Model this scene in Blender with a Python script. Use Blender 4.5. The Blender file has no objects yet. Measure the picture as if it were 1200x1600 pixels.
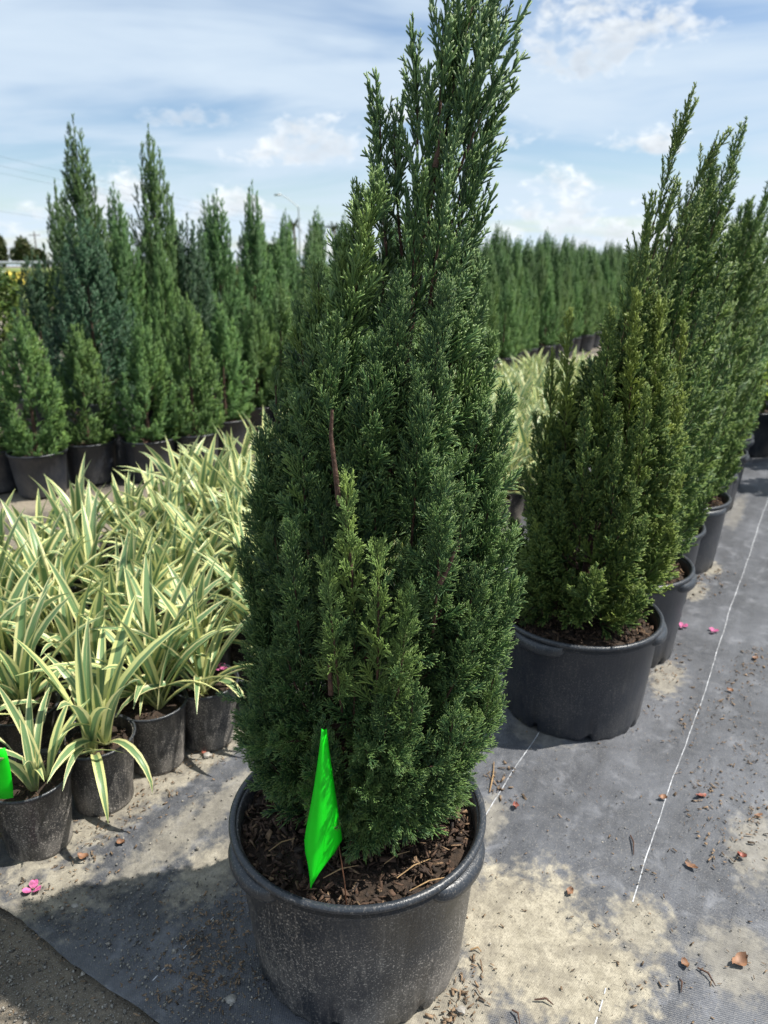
import bpy, bmesh, math, random
import numpy as np
from mathutils import Vector, Matrix, Euler

R = math.radians
scene = bpy.context.scene
col = scene.collection
rng = np.random.default_rng(7)
random.seed(7)

# ------------------------------------------------------------------ camera
PITCH, CAM_H, FPX = R(18.5), 1.21, 1150.0
cam_data = bpy.data.cameras.new('camera')
cam = bpy.data.objects.new('camera', cam_data)
col.objects.link(cam)
cam.location = (0, 0, CAM_H)
cam.rotation_euler = (R(90) - PITCH, 0, 0)
cam_data.sensor_fit = 'VERTICAL'
cam_data.sensor_height = 36.0
cam_data.lens = FPX / 1600 * 36.0
cam_data.clip_start = 0.05
cam_data.clip_end = 6000
cam_data.dof.use_dof = True
cam_data.dof.focus_distance = 1.15
cam_data.dof.aperture_fstop = 5.4
scene.camera = cam

# ------------------------------------------------------------------ sky and sun
SUN_EL, SUN_AZ = 60.0, 90.0            # azimuth from +Y towards +X
world = bpy.data.worlds.new('World')
scene.world = world
world.use_nodes = True
world.cycles.sampling_method = 'MANUAL'
world.cycles.sample_map_resolution = 256


class N:
    """small helper to wire shader nodes"""
    def __init__(self, tree):
        self.t = tree

    def node(self, kind, **kw):
        n = self.t.nodes.new(kind)
        for k, v in kw.items():
            setattr(n, k, v)
        return n

    def put(self, sock, val):
        if isinstance(val, bpy.types.NodeSocket):
            self.t.links.new(val, sock)
        elif val is not None:
            if sock.type == 'RGBA' and len(val) == 3:
                val = (*val, 1)
            sock.default_value = val

    def m(self, op, a, b=None, c=None, clamp=False):
        n = self.node('ShaderNodeMath', operation=op, use_clamp=clamp)
        for i, x in enumerate((a, b, c)):
            if x is not None:
                self.put(n.inputs[i], x)
        return n.outputs[0]

    def vm(self, op, a, b=None, out=0):
        n = self.node('ShaderNodeVectorMath', operation=op)
        self.put(n.inputs[0], a)
        if b is not None:
            self.put(n.inputs[1], b)
        return n.outputs[out]

    def noise(self, vec, scale, detail=4, rough=0.55, dist=0.0):
        n = self.node('ShaderNodeTexNoise')
        self.put(n.inputs['Vector'], vec)
        n.inputs['Scale'].default_value = scale
        n.inputs['Detail'].default_value = detail
        n.inputs['Roughness'].default_value = rough
        n.inputs['Distortion'].default_value = dist
        return n.outputs[0]

    def ramp(self, val, lo, hi, smooth=True):
        n = self.node('ShaderNodeMapRange', interpolation_type='SMOOTHSTEP' if smooth else 'LINEAR', clamp=True)
        self.put(n.inputs[0], val)
        self.put(n.inputs[1], lo)
        self.put(n.inputs[2], hi)
        return n.outputs[0]

    def mix(self, fac, a, b):
        n = self.node('ShaderNodeMix', data_type='RGBA')
        self.put(n.inputs[0], fac)
        self.put(n.inputs[6], a)
        self.put(n.inputs[7], b)
        return n.outputs[2]

    def sep(self, vec):
        n = self.node('ShaderNodeSeparateXYZ')
        self.put(n.inputs[0], vec)
        return n.outputs

    def comb(self, x, y, z):
        n = self.node('ShaderNodeCombineXYZ')
        for i, v in enumerate((x, y, z)):
            self.put(n.inputs[i], v)
        return n.outputs[0]


def build_sky():
    t = world.node_tree
    t.nodes.clear()
    g = N(t)
    out = g.node('ShaderNodeOutputWorld')
    sky = g.node('ShaderNodeTexSky', sky_type='NISHITA')
    sky.sun_disc = False
    sky.sun_elevation = R(SUN_EL)
    sky.sun_rotation = R(SUN_AZ)
    sky.air_density = 1.0
    sky.dust_density = 0.6
    sky.ozone_density = 2.0
    d = g.node('ShaderNodeTexCoord').outputs['Generated']
    x, y, z = g.sep(d)
    zc = g.m('MAXIMUM', z, 0.0)
    # cloud deck seen in perspective: project the view direction on a plane
    den = g.m('ADD', zc, 0.10)
    px, py = g.m('DIVIDE', x, den), g.m('DIVIDE', y, den)
    p = g.comb(px, py, 0.0)
    # thin high veil
    pv = g.vm('MULTIPLY', p, (0.55, 0.85, 1.0))
    n1 = g.noise(g.vm('ADD', pv, (3.1, 7.4, 0.0)), 0.9, 5, 0.52, 0.5)
    veil = g.m('MULTIPLY', g.ramp(n1, 0.34, 0.55), 0.92)
    n2 = g.noise(g.vm('ADD', pv, (11.0, 2.0, 4.0)), 3.5, 3, 0.6, 0.4)
    veil = g.m('MULTIPLY', veil, g.m('ADD', 0.74, g.m('MULTIPLY', n2, 0.5)), clamp=True)
    # small cumulus, in azimuth / elevation
    az = g.m('ARCTAN2', x, y)
    el = g.m('ARCSINE', z)
    pc = g.comb(az, g.m('MULTIPLY', el, 1.6), 0.0)
    big = g.noise(pc, 14.0, 4, 0.6, 0.3)
    billow = g.noise(pc, 42.0, 4, 0.62, 0.4)
    shape = g.m('ADD', g.m('MULTIPLY', g.m('SUBTRACT', big, 0.5), 3.0), g.m('MULTIPLY', g.m('SUBTRACT', billow, 0.5), 1.5))
    puffs = [  # azimuth, elevation (degrees), half width, half height, strength, greyness
        (12.4, 3.4, 3.6, 4.2, 1.0, 0.08), (17.5, 1.6, 6.5, 3.2, 0.95, 0.2), (8.0, 1.4, 4.0, 2.8, .9, 0.2),
        (-8.4, 7.2, 4.0, 1.6, 1.0, 0.15), (-4.6, 7.9, 4.6, 2.6, .85, 0.45), (18.2, 7.6, 4.0, 1.5, 1.0, 0.12),
        (-18.6, 4.2, 3.2, 3.0, 0.95, 0.10), (-11.0, 3.4, 4.0, 2.6, 0.9, 0.15), (-22.3, 3.2, 3.4, 1.3, 0.8, 0.2),
        (14.5, 13.6, 7.5, 4.0, 1.0, 0.42), (9.0, 8.6, 4.6, 2.2, 0.75, 0.5), (-13.0, 9.3, 4.4, 1.2, 0.6, 1.1), (1.2, 9.9, 2.8, 1.8, 1.0, 0.1),
        (0.0, 1.5, 9999.0, 3.6, 0.8, 0.2)]     # the last: a broken bank all round the horizon
    cum = None
    under = None
    for a0, e0, wa, we, st, grey in puffs:
        da = g.m('DIVIDE', g.m('SUBTRACT', az, R(a0)), R(wa))
        de = g.m('DIVIDE', g.m('SUBTRACT', el, R(e0)), R(we))
        # flat underneath, domed above
        de2 = g.m('MULTIPLY', de, g.m('ADD', 1.0, g.m('MULTIPLY', g.m('LESS_THAN', de, 0.0), 0.7)))
        r2 = g.m('ADD', g.m('MULTIPLY', da, da), g.m('MULTIPLY', de2, de2))
        f = g.m('ADD', g.m('SUBTRACT', 0.62 if wa < 100 else 0.18, r2), shape)
        f = g.m('MULTIPLY', g.ramp(f, 0.0, 0.85), st)
        low = g.m('MULTIPLY', f, g.m('ADD', grey, g.m('MULTIPLY', g.ramp(de, 0.7, -0.6), 0.6)))
        cum = f if cum is None else g.m('MAXIMUM', cum, f)
        under = low if under is None else g.m('MAXIMUM', under, low)
    lum = g.m('ADD', 0.9, g.m('MULTIPLY', g.m('SUBTRACT', billow, 0.5), 0.9))
    K = 8.0                                       # cloud radiance in the sky texture's own units
    veil_col = g.vm('SCALE', (0.70 * K, 0.83 * K, 0.97 * K))
    veil_col.node.inputs['Scale'].default_value = 0.86
    white = g.node('ShaderNodeVectorMath', operation='SCALE')
    white.inputs[0].default_value = (0.94 * K, 0.98 * K, 1.01 * K)
    g.put(white.inputs['Scale'], lum)
    shade = g.mix(g.m('MULTIPLY', under, 0.8, clamp=True), white.outputs[0], (0.46 * K, 0.54 * K, 0.64 * K))
    c = g.mix(veil, sky.outputs[0], veil_col)
    hz = g.m('MULTIPLY', g.ramp(z, 0.14, -0.02), 0.30)          # pale air near the horizon
    c = g.mix(hz, c, (0.72 * K, 0.88 * K, 1.0 * K))
    c = g.mix(cum, c, shade)
    bg = g.node('ShaderNodeBackground')
    g.put(bg.inputs[0], c)
    bg.inputs[1].default_value = 0.09
    t.links.new(bg.outputs[0], out.inputs[0])


build_sky()
sun_data = bpy.data.lights.new('sun', 'SUN')
sun_data.energy = 5.0
sun_data.angle = R(0.53)
sun_data.color = (1.0, 0.955, 0.87)
sun = bpy.data.objects.new('sun', sun_data)
col.objects.link(sun)
sdir = Vector((math.sin(R(SUN_AZ)) * math.cos(R(SUN_EL)), math.cos(R(SUN_AZ)) * math.cos(R(SUN_EL)), math.sin(R(SUN_EL))))
sun.rotation_euler = sdir.to_track_quat('Z', 'Y').to_euler()
sun.location = sdir * 30

vs = scene.view_settings
vs.view_transform = 'Standard'
vs.look = 'None'
vs.exposure = 0.68
vs.gamma = 1.0
scene.cycles.use_denoising = True
scene.cycles.max_bounces = 5
scene.cycles.diffuse_bounces = 3
scene.cycles.glossy_bounces = 2
scene.cycles.transmission_bounces = 3
scene.cycles.use_light_tree = False
scene.cycles.transparent_max_bounces = 4
scene.cycles.sample_clamp_indirect = 6

# ------------------------------------------------------------------ geometry helpers
sP, cP = math.sin(PITCH), math.cos(PITCH)


def at(px, py, Y):
    """point of the place at depth Y that the photograph shows at pixel (px, py)"""
    u, v = (px - 600) / FPX, (py - 800) / FPX
    t = Y / (cP - v * sP)
    return np.array((u * t, Y, CAM_H + (-sP - v * cP) * t))


def on(px, py, z=0.0):
    u, v = (px - 600) / FPX, (py - 800) / FPX
    t = (z - CAM_H) / (-sP - v * cP)
    return np.array((u * t, (cP - v * sP) * t, z))


def pix(X, Y, Z):
    d = Y * cP - (Z - CAM_H) * sP
    if d < 0.05:
        return -9999, -9999, d
    return 600 + FPX * X / d, 800 - FPX * (Y * sP + (Z - CAM_H) * cP) / d, d


DU, DV = np.array((0.511, 0.8596)), np.array((0.8596, -0.511))   # along the nursery rows / across them


def uv2xy(u, v):
    return DU * u + DV * v


def make_mesh(name, verts, faces, mat=None, smooth=False, attrs=None, uvs=None):
    """verts (n,3); faces: (m,3)/(m,4) array or list of tuples"""
    me = bpy.data.meshes.new(name)
    verts = np.asarray(verts, dtype=np.float32)
    if isinstance(faces, np.ndarray):
        k = faces.shape[1]
        me.vertices.add(len(verts))
        me.vertices.foreach_set('co', verts.ravel())
        me.loops.add(faces.size)
        me.loops.foreach_set('vertex_index', faces.astype(np.int32).ravel())
        me.polygons.add(len(faces))
        me.polygons.foreach_set('loop_start', np.arange(0, faces.size, k, dtype=np.int32))
        me.polygons.foreach_set('loop_total', np.full(len(faces), k, dtype=np.int32))
        me.update(calc_edges=True)
    else:
        me.from_pydata(verts.tolist(), [], faces)
        me.update()
    if smooth:
        me.polygons.foreach_set('use_smooth', np.ones(len(me.polygons), dtype=bool))
    if attrs:
        for an, arr in attrs.items():
            a = me.attributes.new(an, 'FLOAT', 'POINT')
            a.data.foreach_set('value', np.asarray(arr, dtype=np.float32))
    if uvs is not None:
        layer = me.uv_layers.new(name='UVMap')
        li = np.empty(len(me.loops), dtype=np.int32)
        me.loops.foreach_get('vertex_index', li)
        layer.data.foreach_set('uv', np.asarray(uvs, dtype=np.float32)[li].ravel())
    if mat:
        me.materials.append(mat)
    return me


def obj(name, me, parent=None, loc=(0, 0, 0), rot=None, scale=None, kind=None):
    o = bpy.data.objects.new(name, me)
    col.objects.link(o)
    o.location = loc
    if rot is not None:
        o.rotation_euler = rot
    if scale is not None:
        o.scale = scale if hasattr(scale, '__len__') else (scale,) * 3
    if parent is not None:
        o.parent = parent
    if kind:
        o['kind'] = kind
    return o


def thing(name, label, cat, loc, group=None, rotz=0.0):
    o = bpy.data.objects.new(name, None)
    o.empty_display_size = 0.1
    col.objects.link(o)
    o.location = loc
    o.rotation_euler = (0, 0, rotz)
    tag(o, label, cat, group)
    return o


def tag(o, label, cat, group=None):
    o['label'] = label
    o['category'] = cat
    if group:
        o['group'] = group
    return o


def lathe(profile, seg=64, rmod=None):
    """profile: list of (r, z) from outside in; rmod(theta, i) multiplies the radius"""
    V, Fc = [], []
    n = len(profile)
    for j in range(seg):
        th = 2 * math.pi * j / seg
        for i, (r, z) in enumerate(profile):
            k = rmod(th, i) if rmod else 1.0
            V.append((r * k * math.cos(th), r * k * math.sin(th), z))
    for j in range(seg):
        a, b = j * n, ((j + 1) % seg) * n
        for i in range(n - 1):
            Fc.append((a + i, b + i, b + i + 1, a + i + 1))
    return np.array(V), np.array(Fc)


def tube(pts, radii, sides=7):
    pts = [np.asarray(p, float) for p in pts]
    V, Fc = [], []
    up = np.array((0.31, 0.17, 0.93))
    for i, p in enumerate(pts):
        t = pts[min(i + 1, len(pts) - 1)] - pts[max(i - 1, 0)]
        t = t / (np.linalg.norm(t) + 1e-9)
        ref = up if abs(t @ up) < 0.95 else np.array((1.0, 0, 0))
        a = np.cross(t, ref)
        a /= np.linalg.norm(a)
        b = np.cross(t, a)
        for k in range(sides):
            th = 2 * math.pi * k / sides
            V.append(p + radii[i] * (math.cos(th) * a + math.sin(th) * b))
    for i in range(len(pts) - 1):
        for k in range(sides):
            k2 = (k + 1) % sides
            Fc.append((i * sides + k, i * sides + k2, (i + 1) * sides + k2, (i + 1) * sides + k))
    return np.array(V), np.array(Fc)


def join(parts):
    V, Fc, o = [], [], 0
    for v, f in parts:
        V.append(np.asarray(v, float))
        Fc.append(np.asarray(f) + o)
        o += len(v)
    return np.concatenate(V), np.concatenate(Fc)


def box(x0, x1, y0, y1, z0, z1):
    v = np.array([(x, y, z) for x in (x0, x1) for y in (y0, y1) for z in (z0, z1)], float)
    f = np.array([(0, 1, 3, 2), (4, 6, 7, 5), (0, 4, 5, 1), (2, 3, 7, 6), (0, 2, 6, 4), (1, 5, 7, 3)])
    return v, f


def smoothnoise(x, y, seed=0, f=1.0):
    r = np.random.default_rng(seed)
    s = np.zeros(np.broadcast(x, y).shape)
    for k in range(7):
        a, b, c = r.normal(0, f * (1 + 0.5 * k), 3)
        s = s + np.sin(a * x + b * y + c * 5) / (1 + 0.5 * k)
    return s / 3.0


# ------------------------------------------------------------------ materials
def new_mat(name):
    m = bpy.data.materials.new(name)
    m.use_nodes = True
    t = m.node_tree
    t.nodes.clear()
    g = N(t)
    out = g.node('ShaderNodeOutputMaterial')
    b = g.node('ShaderNodeBsdfPrincipled')
    t.links.new(b.outputs[0], out.inputs[0])
    g.out, g.b, g.mat = out, b, m
    return g


def simple(name, colr, rough=0.6, var=0.25, scale=20.0, bump=0.0, metallic=0.0, spec=0.5):
    g = new_mat(name)
    co = g.node('ShaderNodeTexCoord').outputs['Object']
    n = g.noise(co, scale, 5, 0.6)
    c0 = tuple(c * (1 - var) for c in colr)
    c1 = tuple(min(1, c * (1 + var)) for c in colr)
    g.put(g.b.inputs['Base Color'], g.mix(g.ramp(n, 0.3, 0.7), c0, c1))
    g.b.inputs['Roughness'].default_value = rough
    g.b.inputs['Metallic'].default_value = metallic
    g.b.inputs['Specular IOR Level'].default_value = spec
    if bump:
        bm = g.node('ShaderNodeBump')
        bm.inputs['Strength'].default_value = bump
        bm.inputs['Distance'].default_value = 0.01
        g.put(bm.inputs['Height'], n)
        g.put(g.b.inputs['Normal'], bm.outputs[0])
    return g.mat


def foliage_mat(name, dark, mid, lime, trans=0.14, rough=0.45, spec=0.28):
    g = new_mat(name)
    tip = g.node('ShaderNodeAttribute', attribute_name='tip').outputs['Fac']
    tint = g.node('ShaderNodeAttribute', attribute_name='tint').outputs['Fac']
    rnd = g.node('ShaderNodeObjectInfo').outputs['Random']
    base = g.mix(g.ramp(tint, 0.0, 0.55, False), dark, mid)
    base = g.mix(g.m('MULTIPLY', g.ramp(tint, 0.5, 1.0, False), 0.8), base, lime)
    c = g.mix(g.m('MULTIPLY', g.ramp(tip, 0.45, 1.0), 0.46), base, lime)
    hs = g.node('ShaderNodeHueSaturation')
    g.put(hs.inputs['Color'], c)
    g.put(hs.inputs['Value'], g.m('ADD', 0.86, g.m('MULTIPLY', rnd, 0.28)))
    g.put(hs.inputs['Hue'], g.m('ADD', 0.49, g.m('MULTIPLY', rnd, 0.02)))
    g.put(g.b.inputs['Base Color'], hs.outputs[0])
    g.b.inputs['Roughness'].default_value = rough
    g.b.inputs['Specular IOR Level'].default_value = spec
    tr = g.node('ShaderNodeBsdfTranslucent')
    g.put(tr.inputs[0], hs.outputs[0])
    mx = g.node('ShaderNodeMixShader')
    mx.inputs[0].default_value = trans
    g.t.links.new(g.b.outputs[0], mx.inputs[1])
    g.t.links.new(tr.outputs[0], mx.inputs[2])
    g.t.links.new(mx.outputs[0], g.out.inputs[0])
    return g.mat


M = {}
M['juniper'] = foliage_mat('juniper_foliage', (0.031, 0.073, 0.036), (0.067, 0.138, 0.046), (0.240, 0.325, 0.070), spec=0.48)
M['juniper_row'] = foliage_mat('juniper_row_foliage', (0.030, 0.074, 0.032), (0.072, 0.150, 0.040), (0.280, 0.360, 0.060), spec=0.36)
M['juniper_far'] = foliage_mat('juniper_far_foliage', (0.030, 0.074, 0.030), (0.066, 0.146, 0.038), (0.180, 0.285, 0.052))
M['juniper_dark'] = foliage_mat('juniper_blue_foliage', (0.018, 0.048, 0.026), (0.034, 0.084, 0.038), (0.070, 0.135, 0.048))
M['broadleaf'] = foliage_mat('broadleaf_foliage', (0.035, 0.070, 0.016), (0.075, 0.125, 0.028), (0.20, 0.24, 0.05), 0.25, 0.4)
M['yellowleaf'] = foliage_mat('yellow_green_foliage', (0.06, 0.12, 0.02), (0.22, 0.32, 0.03), (0.50, 0.50, 0.06), 0.25, 0.35)
M['olive'] = foliage_mat('far_olive_foliage', (0.030, 0.050, 0.016), (0.060, 0.075, 0.024), (0.11, 0.10, 0.04))
M['bark'] = simple('reddish_bark', (0.070, 0.036, 0.024), 0.85, 0.45, 60, 0.8)
M['wood_grey'] = simple('grey_wood', (0.16, 0.14, 0.12), 0.85, 0.3, 8)


def pot_material(name, base, dust_amt):
    g = new_mat(name)
    co = g.node('ShaderNodeTexCoord').outputs['Object']
    x, y, z = g.sep(co)
    spk = g.noise(co, 300, 2, 0.6)
    clump = g.noise(co, 9, 5, 0.65)
    streak = g.noise(g.vm('MULTIPLY', co, (1, 1, 0.06)), 140, 3, 0.6)
    lowf = g.ramp(z, 0.17, 0.0)
    spots = g.m('MULTIPLY', g.ramp(spk, 0.57, 0.64), g.ramp(clump, 0.25, 0.6))
    film = g.m('MULTIPLY', g.ramp(clump, 0.35, 0.8), g.m('ADD', 0.16, g.m('MULTIPLY', lowf, 0.45)))
    sc = g.m('MULTIPLY', g.ramp(streak, 0.50, 0.75), 0.22)
    dust = g.m('MULTIPLY', g.m('ADD', g.m('ADD', g.m('MULTIPLY', spots, 0.85), film), sc), dust_amt, clamp=True)
    g.put(g.b.inputs['Base Color'], g.mix(dust, base, (0.33, 0.30, 0.265)))
    g.put(g.b.inputs['Roughness'], g.m('ADD', 0.36, g.m('MULTIPLY', dust, 0.5)))
    bm = g.node('ShaderNodeBump')
    bm.inputs['Strength'].default_value = 0.25
    bm.inputs['Distance'].default_value = 0.002
    g.put(bm.inputs['Height'], g.m('ADD', streak, spk))
    g.put(g.b.inputs['Normal'], bm.outputs[0])
    return g.mat


M['pot'] = pot_material('dusty_black_plastic', (0.018, 0.021, 0.027), 1.0)
M['pot_clean'] = pot_material('black_plastic', (0.017, 0.021, 0.030), 0.30)
M['pot_small'] = pot_material('sandy_black_plastic', (0.018, 0.019, 0.021), 1.35)
M['pot_grey'] = pot_material('grey_plastic', (0.12, 0.13, 0.15), 0.6)
M['rim'] = pot_material('rim_plastic', (0.020, 0.025, 0.033), 0.28)


def mulch_material():
    g = new_mat('bark_mulch')
    co = g.node('ShaderNodeTexCoord').outputs['Object']
    rnd = g.node('ShaderNodeObjectInfo').outputs['Random']
    att = g.node('ShaderNodeAttribute', attribute_name='tint').outputs['Fac']
    n = g.noise(co, 70, 5, 0.65)
    k = g.m('FRACT', g.m('ADD', g.m('ADD', rnd, att), g.m('MULTIPLY', n, 0.35)))
    c = g.mix(g.ramp(k, 0.0, 0.6), (0.020, 0.012, 0.008), (0.080, 0.045, 0.027))
    c = g.mix(g.ramp(k, 0.78, 1.0), c, (0.22, 0.14, 0.08))
    g.put(g.b.inputs['Base Color'], c)
    g.b.inputs['Roughness'].default_value = 0.85
    bm = g.node('ShaderNodeBump')
    bm.inputs['Strength'].default_value = 0.8
    bm.inputs['Distance'].default_value = 0.004
    g.put(bm.inputs['Height'], n)
    g.put(g.b.inputs['Normal'], bm.outputs[0])
    return g.mat


M['mulch'] = mulch_material()
M['crumb'] = simple('tan_bark_crumbs', (0.17, 0.115, 0.07), 0.85, 0.75, 60)
M['soil'] = simple('dark_potting_soil', (0.035, 0.022, 0.014), 0.95, 0.5, 90, 1.0)
M['straw'] = simple('straw_brown', (0.30, 0.19, 0.09), 0.8, 0.35, 30)
M['leafbrown'] = simple('dry_leaf_brown', (0.21, 0.105, 0.055), 0.6, 0.5, 45)
M['leafred'] = simple('dry_leaf_red', (0.24, 0.07, 0.045), 0.55, 0.4, 45)
M['pink'] = simple('pink_petal', (0.42, 0.09, 0.22), 0.7, 0.5, 90)
M['pebble'] = simple('pale_pebble', (0.30, 0.28, 0.25), 0.9, 0.4, 40, 0.4)
M['grit'] = simple('mixed_grit', (0.20, 0.185, 0.16), 0.95, 0.85, 120)
M['wire'] = simple('rusty_wire', (0.10, 0.045, 0.025), 0.6, 0.4, 60, 0, 0.5)


def flag_material():
    g = new_mat('fluorescent_green_vinyl')
    co = g.node('ShaderNodeTexCoord').outputs['Object']
    n = g.noise(co, 30, 3)
    c = g.mix(n, (0.010, 0.80, 0.016), (0.022, 0.95, 0.035))
    g.put(g.b.inputs['Base Color'], c)
    g.b.inputs['Roughness'].default_value = 0.38
    tr = g.node('ShaderNodeBsdfTranslucent')
    g.put(tr.inputs[0], c)
    mx = g.node('ShaderNodeMixShader')
    mx.inputs[0].default_value = 0.5
    g.t.links.new(g.b.outputs[0], mx.inputs[1])
    g.t.links.new(tr.outputs[0], mx.inputs[2])
    g.t.links.new(mx.outputs[0], g.out.inputs[0])
    return g.mat


M['flag'] = flag_material()


def lily_material():
    g = new_mat('variegated_leaf')
    uvn = g.node('ShaderNodeUVMap').outputs[0]
    u, v, _ = g.sep(uvn)
    rnd = g.node('ShaderNodeObjectInfo').outputs['Random']
    lr = g.m('FRACT', g.m('ADD', g.node('ShaderNodeAttribute', attribute_name='tint').outputs['Fac'], g.m('MULTIPLY', rnd, 7.31)))
    off = g.m('MULTIPLY', lr, 37.0)
    st = g.noise(g.comb(g.m('ADD', g.m('MULTIPLY', u, 9.0), off), g.m('MULTIPLY', v, 0.7), off), 1.6, 3, 0.6)
    edge = g.m('ABSOLUTE', g.m('SUBTRACT', u, 0.5))
    edge = g.m('ADD', edge, g.m('MULTIPLY', g.m('SUBTRACT', st, 0.5), 0.22))
    marg = g.ramp(edge, g.m('ADD', 0.17, g.m('MULTIPLY', lr, 0.16)), g.m('ADD', 0.235, g.m('MULTIPLY', lr, 0.16)))
    stripe = g.m('MULTIPLY', g.ramp(st, 0.60, 0.68), 0.75)
    cream = g.mix(lr, (0.66, 0.68, 0.27), (0.74, 0.68, 0.38))
    green = g.mix(st, (0.105, 0.20, 0.085), (0.20, 0.315, 0.145))
    c = g.mix(g.m('MAXIMUM', marg, stripe), green, cream)
    c = g.mix(g.m('MULTIPLY', g.ramp(v, 0.25, 0.0), 0.75), c, (0.60, 0.62, 0.30))
    g.put(g.b.inputs['Base Color'], c)
    g.b.inputs['Roughness'].default_value = 0.42
    g.b.inputs['Specular IOR Level'].default_value = 0.5
    tr = g.node('ShaderNodeBsdfTranslucent')
    g.put(tr.inputs[0], c)
    mx = g.node('ShaderNodeMixShader')
    mx.inputs[0].default_value = 0.28
    g.t.links.new(g.b.outputs[0], mx.inputs[1])
    g.t.links.new(tr.outputs[0], mx.inputs[2])
    g.t.links.new(mx.outputs[0], g.out.inputs[0])
    return g.mat


M['lily'] = lily_material()


def ground_material():
    g = new_mat('sandy_soil')
    co = g.node('ShaderNodeTexCoord').outputs['Object']
    n1 = g.noise(co, 2.2, 6, 0.6)
    n2 = g.noise(co, 45, 5, 0.7)
    n3 = g.noise(co, 420, 2, 0.6)
    c = g.mix(g.ramp(n1, 0.36, 0.66), (0.055, 0.048, 0.040), (0.25, 0.21, 0.155))
    c = g.mix(g.m('MULTIPLY', g.ramp(n2, 0.38, 0.72), 0.55), c, (0.075, 0.062, 0.048))
    c = g.mix(g.m('MULTIPLY', g.ramp(n3, 0.60, 0.66), 0.75), c, (0.40, 0.37, 0.32))
    g.put(g.b.inputs['Base Color'], c)
    g.b.inputs['Roughness'].default_value = 0.95
    bm = g.node('ShaderNodeBump')
    bm.inputs['Strength'].default_value = 0.9
    bm.inputs['Distance'].default_value = 0.006
    g.put(bm.inputs['Height'], g.m('ADD', n2, g.m('MULTIPLY', n3, 0.4)))
    g.put(g.b.inputs['Normal'], bm.outputs[0])
    return g.mat


M['ground'] = ground_material()


def fabric_material():
    """weathered woven weed fabric with drifted sand; object axes run along and across the rows"""
    g = new_mat('woven_weed_fabric')
    co = g.node('ShaderNodeTexCoord').outputs['Object']
    u, vneg, _ = g.sep(co)
    v = g.m('MULTIPLY', vneg, -1.0)
    # weave: flat tapes over and under
    wu = g.m('SINE', g.m('MULTIPLY', u, 2 * math.pi / 0.0042))
    wv = g.m('SINE', g.m('MULTIPLY', v, 2 * math.pi / 0.0042))
    weave = g.m('MULTIPLY', wu, wv)
    n1 = g.noise(co, 3.2, 7, 0.62, 0.3)
    n2 = g.noise(co, 38, 5, 0.65)
    n3 = g.noise(co, 300, 3, 0.6)
    nl = g.noise(g.vm('MULTIPLY', co, (0.35, 3.0, 1.0)), 5, 5, 0.6)
    base = g.mix(g.ramp(n2, 0.3, 0.7), (0.036, 0.039, 0.047), (0.062, 0.065, 0.074))
    base = g.mix(g.m('MULTIPLY', g.ramp(weave, -0.2, 0.8), 0.30), base, (0.10, 0.104, 0.115))
    pale = g.m('MULTIPLY', g.ramp(g.m('ADD', g.m('MULTIPLY', n1, 0.6), g.m('MULTIPLY', nl, 0.4)), 0.40, 0.66), 0.62)
    c = g.mix(pale, base, (0.135, 0.142, 0.162))
    n4 = g.noise(co, 14, 6, 0.7, 0.5)
    c = g.mix(g.m('MULTIPLY', g.ramp(n4, 0.50, 0.72), 0.50), c, (0.215, 0.222, 0.245))
    c = g.mix(g.m('MULTIPLY', g.ramp(n4, 0.46, 0.30), 0.45), c, (0.040, 0.040, 0.046))
    c = g.mix(g.m('MULTIPLY', g.ramp(n3, 0.56, 0.68), 0.45), c, (0.24, 0.225, 0.20))
    # drifts of sand, each with its own place and ragged outline: (u, v, half length, half width, amount)
    sand = None
    for su, sv, ru, rv, amt in SAND:
        a = g.m('DIVIDE', g.m('SUBTRACT', u, su), ru)
        b = g.m('DIVIDE', g.m('SUBTRACT', v, sv), rv)
        d = g.m('SQRT', g.m('ADD', g.m('MULTIPLY', a, a), g.m('MULTIPLY', b, b)))
        f = g.m('ADD', g.m('SUBTRACT', 1.0, d), g.m('ADD', g.m('MULTIPLY', g.m('SUBTRACT', n1, 0.5), 1.5), g.m('MULTIPLY', g.m('SUBTRACT', n2, 0.5), 1.5)))
        f = g.m('MULTIPLY', g.ramp(f, 0.02, 0.55), amt)
        sand = f if sand is None else g.m('MAXIMUM', sand, f)
    sc = g.mix(g.ramp(n2, 0.3, 0.7), (0.25, 0.222, 0.165), (0.41, 0.37, 0.285))
    sc = g.mix(g.m('MULTIPLY', g.ramp(n4, 0.55, 0.36), 0.55), sc, (0.15, 0.132, 0.105))
    sc = g.mix(g.m('MULTIPLY', g.ramp(n3, 0.42, 0.66), 0.4), sc, (0.16, 0.145, 0.115))
    sandw = g.m('MULTIPLY', sand, g.m('SUBTRACT', 1.0, g.m('MULTIPLY', g.ramp(weave, 0.0, 1.0), 0.18)))
    n5 = g.noise(co, 160, 4, 0.7)
    sc = g.mix(g.m('MULTIPLY', g.ramp(n5, 0.50, 0.36), 0.5), sc, (0.13, 0.112, 0.088))
    c = g.mix(sandw, c, sc)
    g.put(g.b.inputs['Base Color'], c)
    g.put(g.b.inputs['Roughness'], g.m('ADD', 0.52, g.m('MULTIPLY', sand, 0.4)))
    bm = g.node('ShaderNodeBump')
    bm.inputs['Strength'].default_value = 0.55
    bm.inputs['Distance'].default_value = 0.0016
    g.put(bm.inputs['Height'], g.m('ADD', g.m('MULTIPLY', weave, 0.35), g.m('ADD', g.m('MULTIPLY', n3, 0.6), g.m('ADD', g.m('MULTIPLY', n5, 1.2), g.m('MULTIPLY', n2, 1.6)))))
    g.put(g.b.inputs['Normal'], bm.outputs[0])
    return g.mat


def uvof(px, py):
    p = on(px, py)[:2]
    return float(p @ DU), float(p @ DV)


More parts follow.
